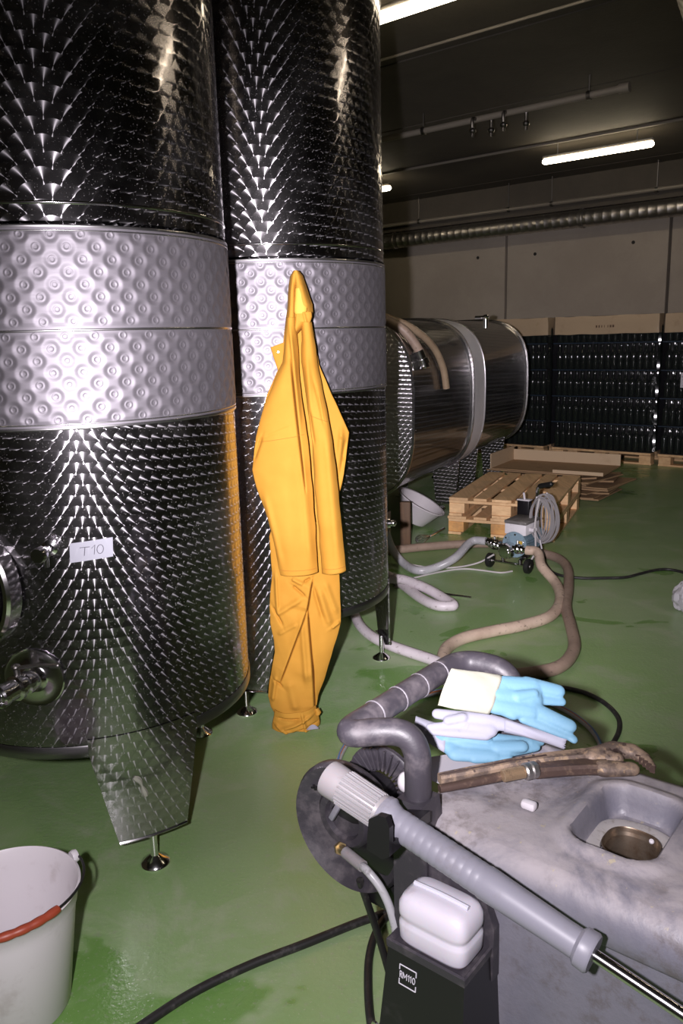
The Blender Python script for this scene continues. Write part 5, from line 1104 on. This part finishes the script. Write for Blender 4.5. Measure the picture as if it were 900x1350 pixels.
pr += [(.0085, L), (0, L)]; m = MB(); m.lathe(pr, th[0], dd, 18); m.build('screw_thread', M['bronze'], wr, smooth=25)
nu_ = Q3([(0.3559, 1.4687, 0.624), (0.3847, 1.4789, 0.624)]); dd = nu_[1]-nu_[0]; L = dd.length
m = MB(); m.lathe([(0, 0), (.015, 0), (.0175, L*.12), (.0175, L*.42), (.015, L*.5), (.0175, L*.58), (.0175, L*.88), (.015, L), (0, L)], nu_[0], dd, 14); m.build('adjusting_nut', M['galv'], wr, smooth=25)
sh = Q3([(0.3814, 1.4839, 0.616), (0.4401, 1.4926, 0.616), (0.4907, 1.4941, 0.617), (0.5334, 1.4902, 0.618)]); m = MB(); bar(m, sh, (.014, .017, .018, .021), .012); m.build('lower_shank', M['rust_brown'], wr, smooth=30)
jw = Q3([(0.5112, 1.5203, 0.624), (0.5631, 1.5421, 0.626), (0.6, 1.5369, 0.626), (0.6163, 1.5115, 0.624), (0.6227, 1.4785, 0.622), (0.5237, 1.4847, 0.618), (0.5794, 1.4789, 0.618), (0.5592, 1.5115, 0.624)])
blob([(jw[0], jw[1], .022, .023), (jw[1], jw[2], .023, .019), (jw[2], jw[3], .019, .015), (jw[3], jw[4], .015, .008), (jw[0], jw[7], .020, .016)], 'hooked_jaw', 'rust', wr, .8, .003, 3)
blob([(jw[5], jw[6], .021, .017)], 'lower_jaw', 'rust', wr, .8, .003, 3)
for k in range(7):
    t = k/6; c = jw[2].lerp(jw[4], t)+V3((-.004, -.009, .0)); m = MB(); m.box(c, (.0022, .011, .016), .0004, R=Matrix.Rotation(.9, 3, 'Z')); m.build('tooth', M['rust_brown'], wr, smooth=0)

# cables and the striped twin hose by the machine
gh = thing('twin_hose', 'grey twin hose with blue and orange stripes looped on the floor behind the handle', 'hose', (0.1969, 3.0419, 0))
pts = Q3([(-0.0217, 2.3328, 0.012), (-0.0414, 2.4701, 0.012), (-0.0275, 2.6471, 0.012), (0.0471, 2.8384, 0.012), (0.1954, 3.0175, 0.012), (0.3986, 3.1475, 0.012), (0.6659, 3.1905, 0.012), (0.8395, 3.0052, 0.012), (0.9206, 2.8243, 0.012), (0.9243, 2.6548, 0.012), (0.8675, 2.4958, 0.012), (0.7803, 2.3817, 0.012)])
MB().tube(pts, .0105, 12, 10).build('tube', M['hose_grey'], gh)
MB().tube([p+V3((0, .0035, .0075)) for p in pts], .0045, 8, 10).build('stripe', M['s_blue'], gh, label='blue stripe'); MB().tube([p+V3((0, -.0045, .0068)) for p in pts], .0045, 8, 10).build('stripe', M['s_orange'], gh, label='orange stripe')
hose('black_cable', 'black cable curving on the floor beyond the gloves', 'cable', [(0.7707, 3.2188, 0.01), (0.9617, 3.1378, 0.01), (1.0395, 3.0387, 0.01), (1.0646, 2.9019, 0.01), (1.034, 2.7789, 0.01), (0.9501, 2.6405, 0.01), (0.8428, 2.5005, 0.01)], .0095, 'cable')
hose('black_cable', 'thick black cable running from the machine to the bottom edge beside the bucket', 'cable', [(-0.564, 1.4045, 0.011), (-0.4731, 1.4971, 0.011), (-0.3777, 1.5825, 0.011), (-0.2527, 1.6611, 0.011), (-0.1257, 1.7234, 0.011), (0.0096, 1.7924, 0.011), (0.1115, 1.8389, 0.011), (0.2324, 1.9205, 0.011)], .011, 'cable')
hose('black_cable', 'straight black cable hanging from the reel cover down to the machine base', 'cable', [(0.0173, 1.5275, 0.34), (0.0331, 1.543, 0.27), (0.056, 1.5631, 0.17), (0.0788, 1.5654, 0.07), (0.0905, 1.5675, 0.014)], .0085, 'cable')
hose('black_cable', 'black cable bending in an arc on the floor left of the canister bay', 'cable', [(0.1962, 1.8764, 0.011), (0.1323, 1.8467, 0.011), (0.0855, 1.8088, 0.011), (0.0527, 1.7425, 0.011), (0.0362, 1.6675, 0.011), (0.0312, 1.5861, 0.011), (0.0317, 1.5109, 0.011), (0.0371, 1.4412, 0.011)], .0100, 'cable')
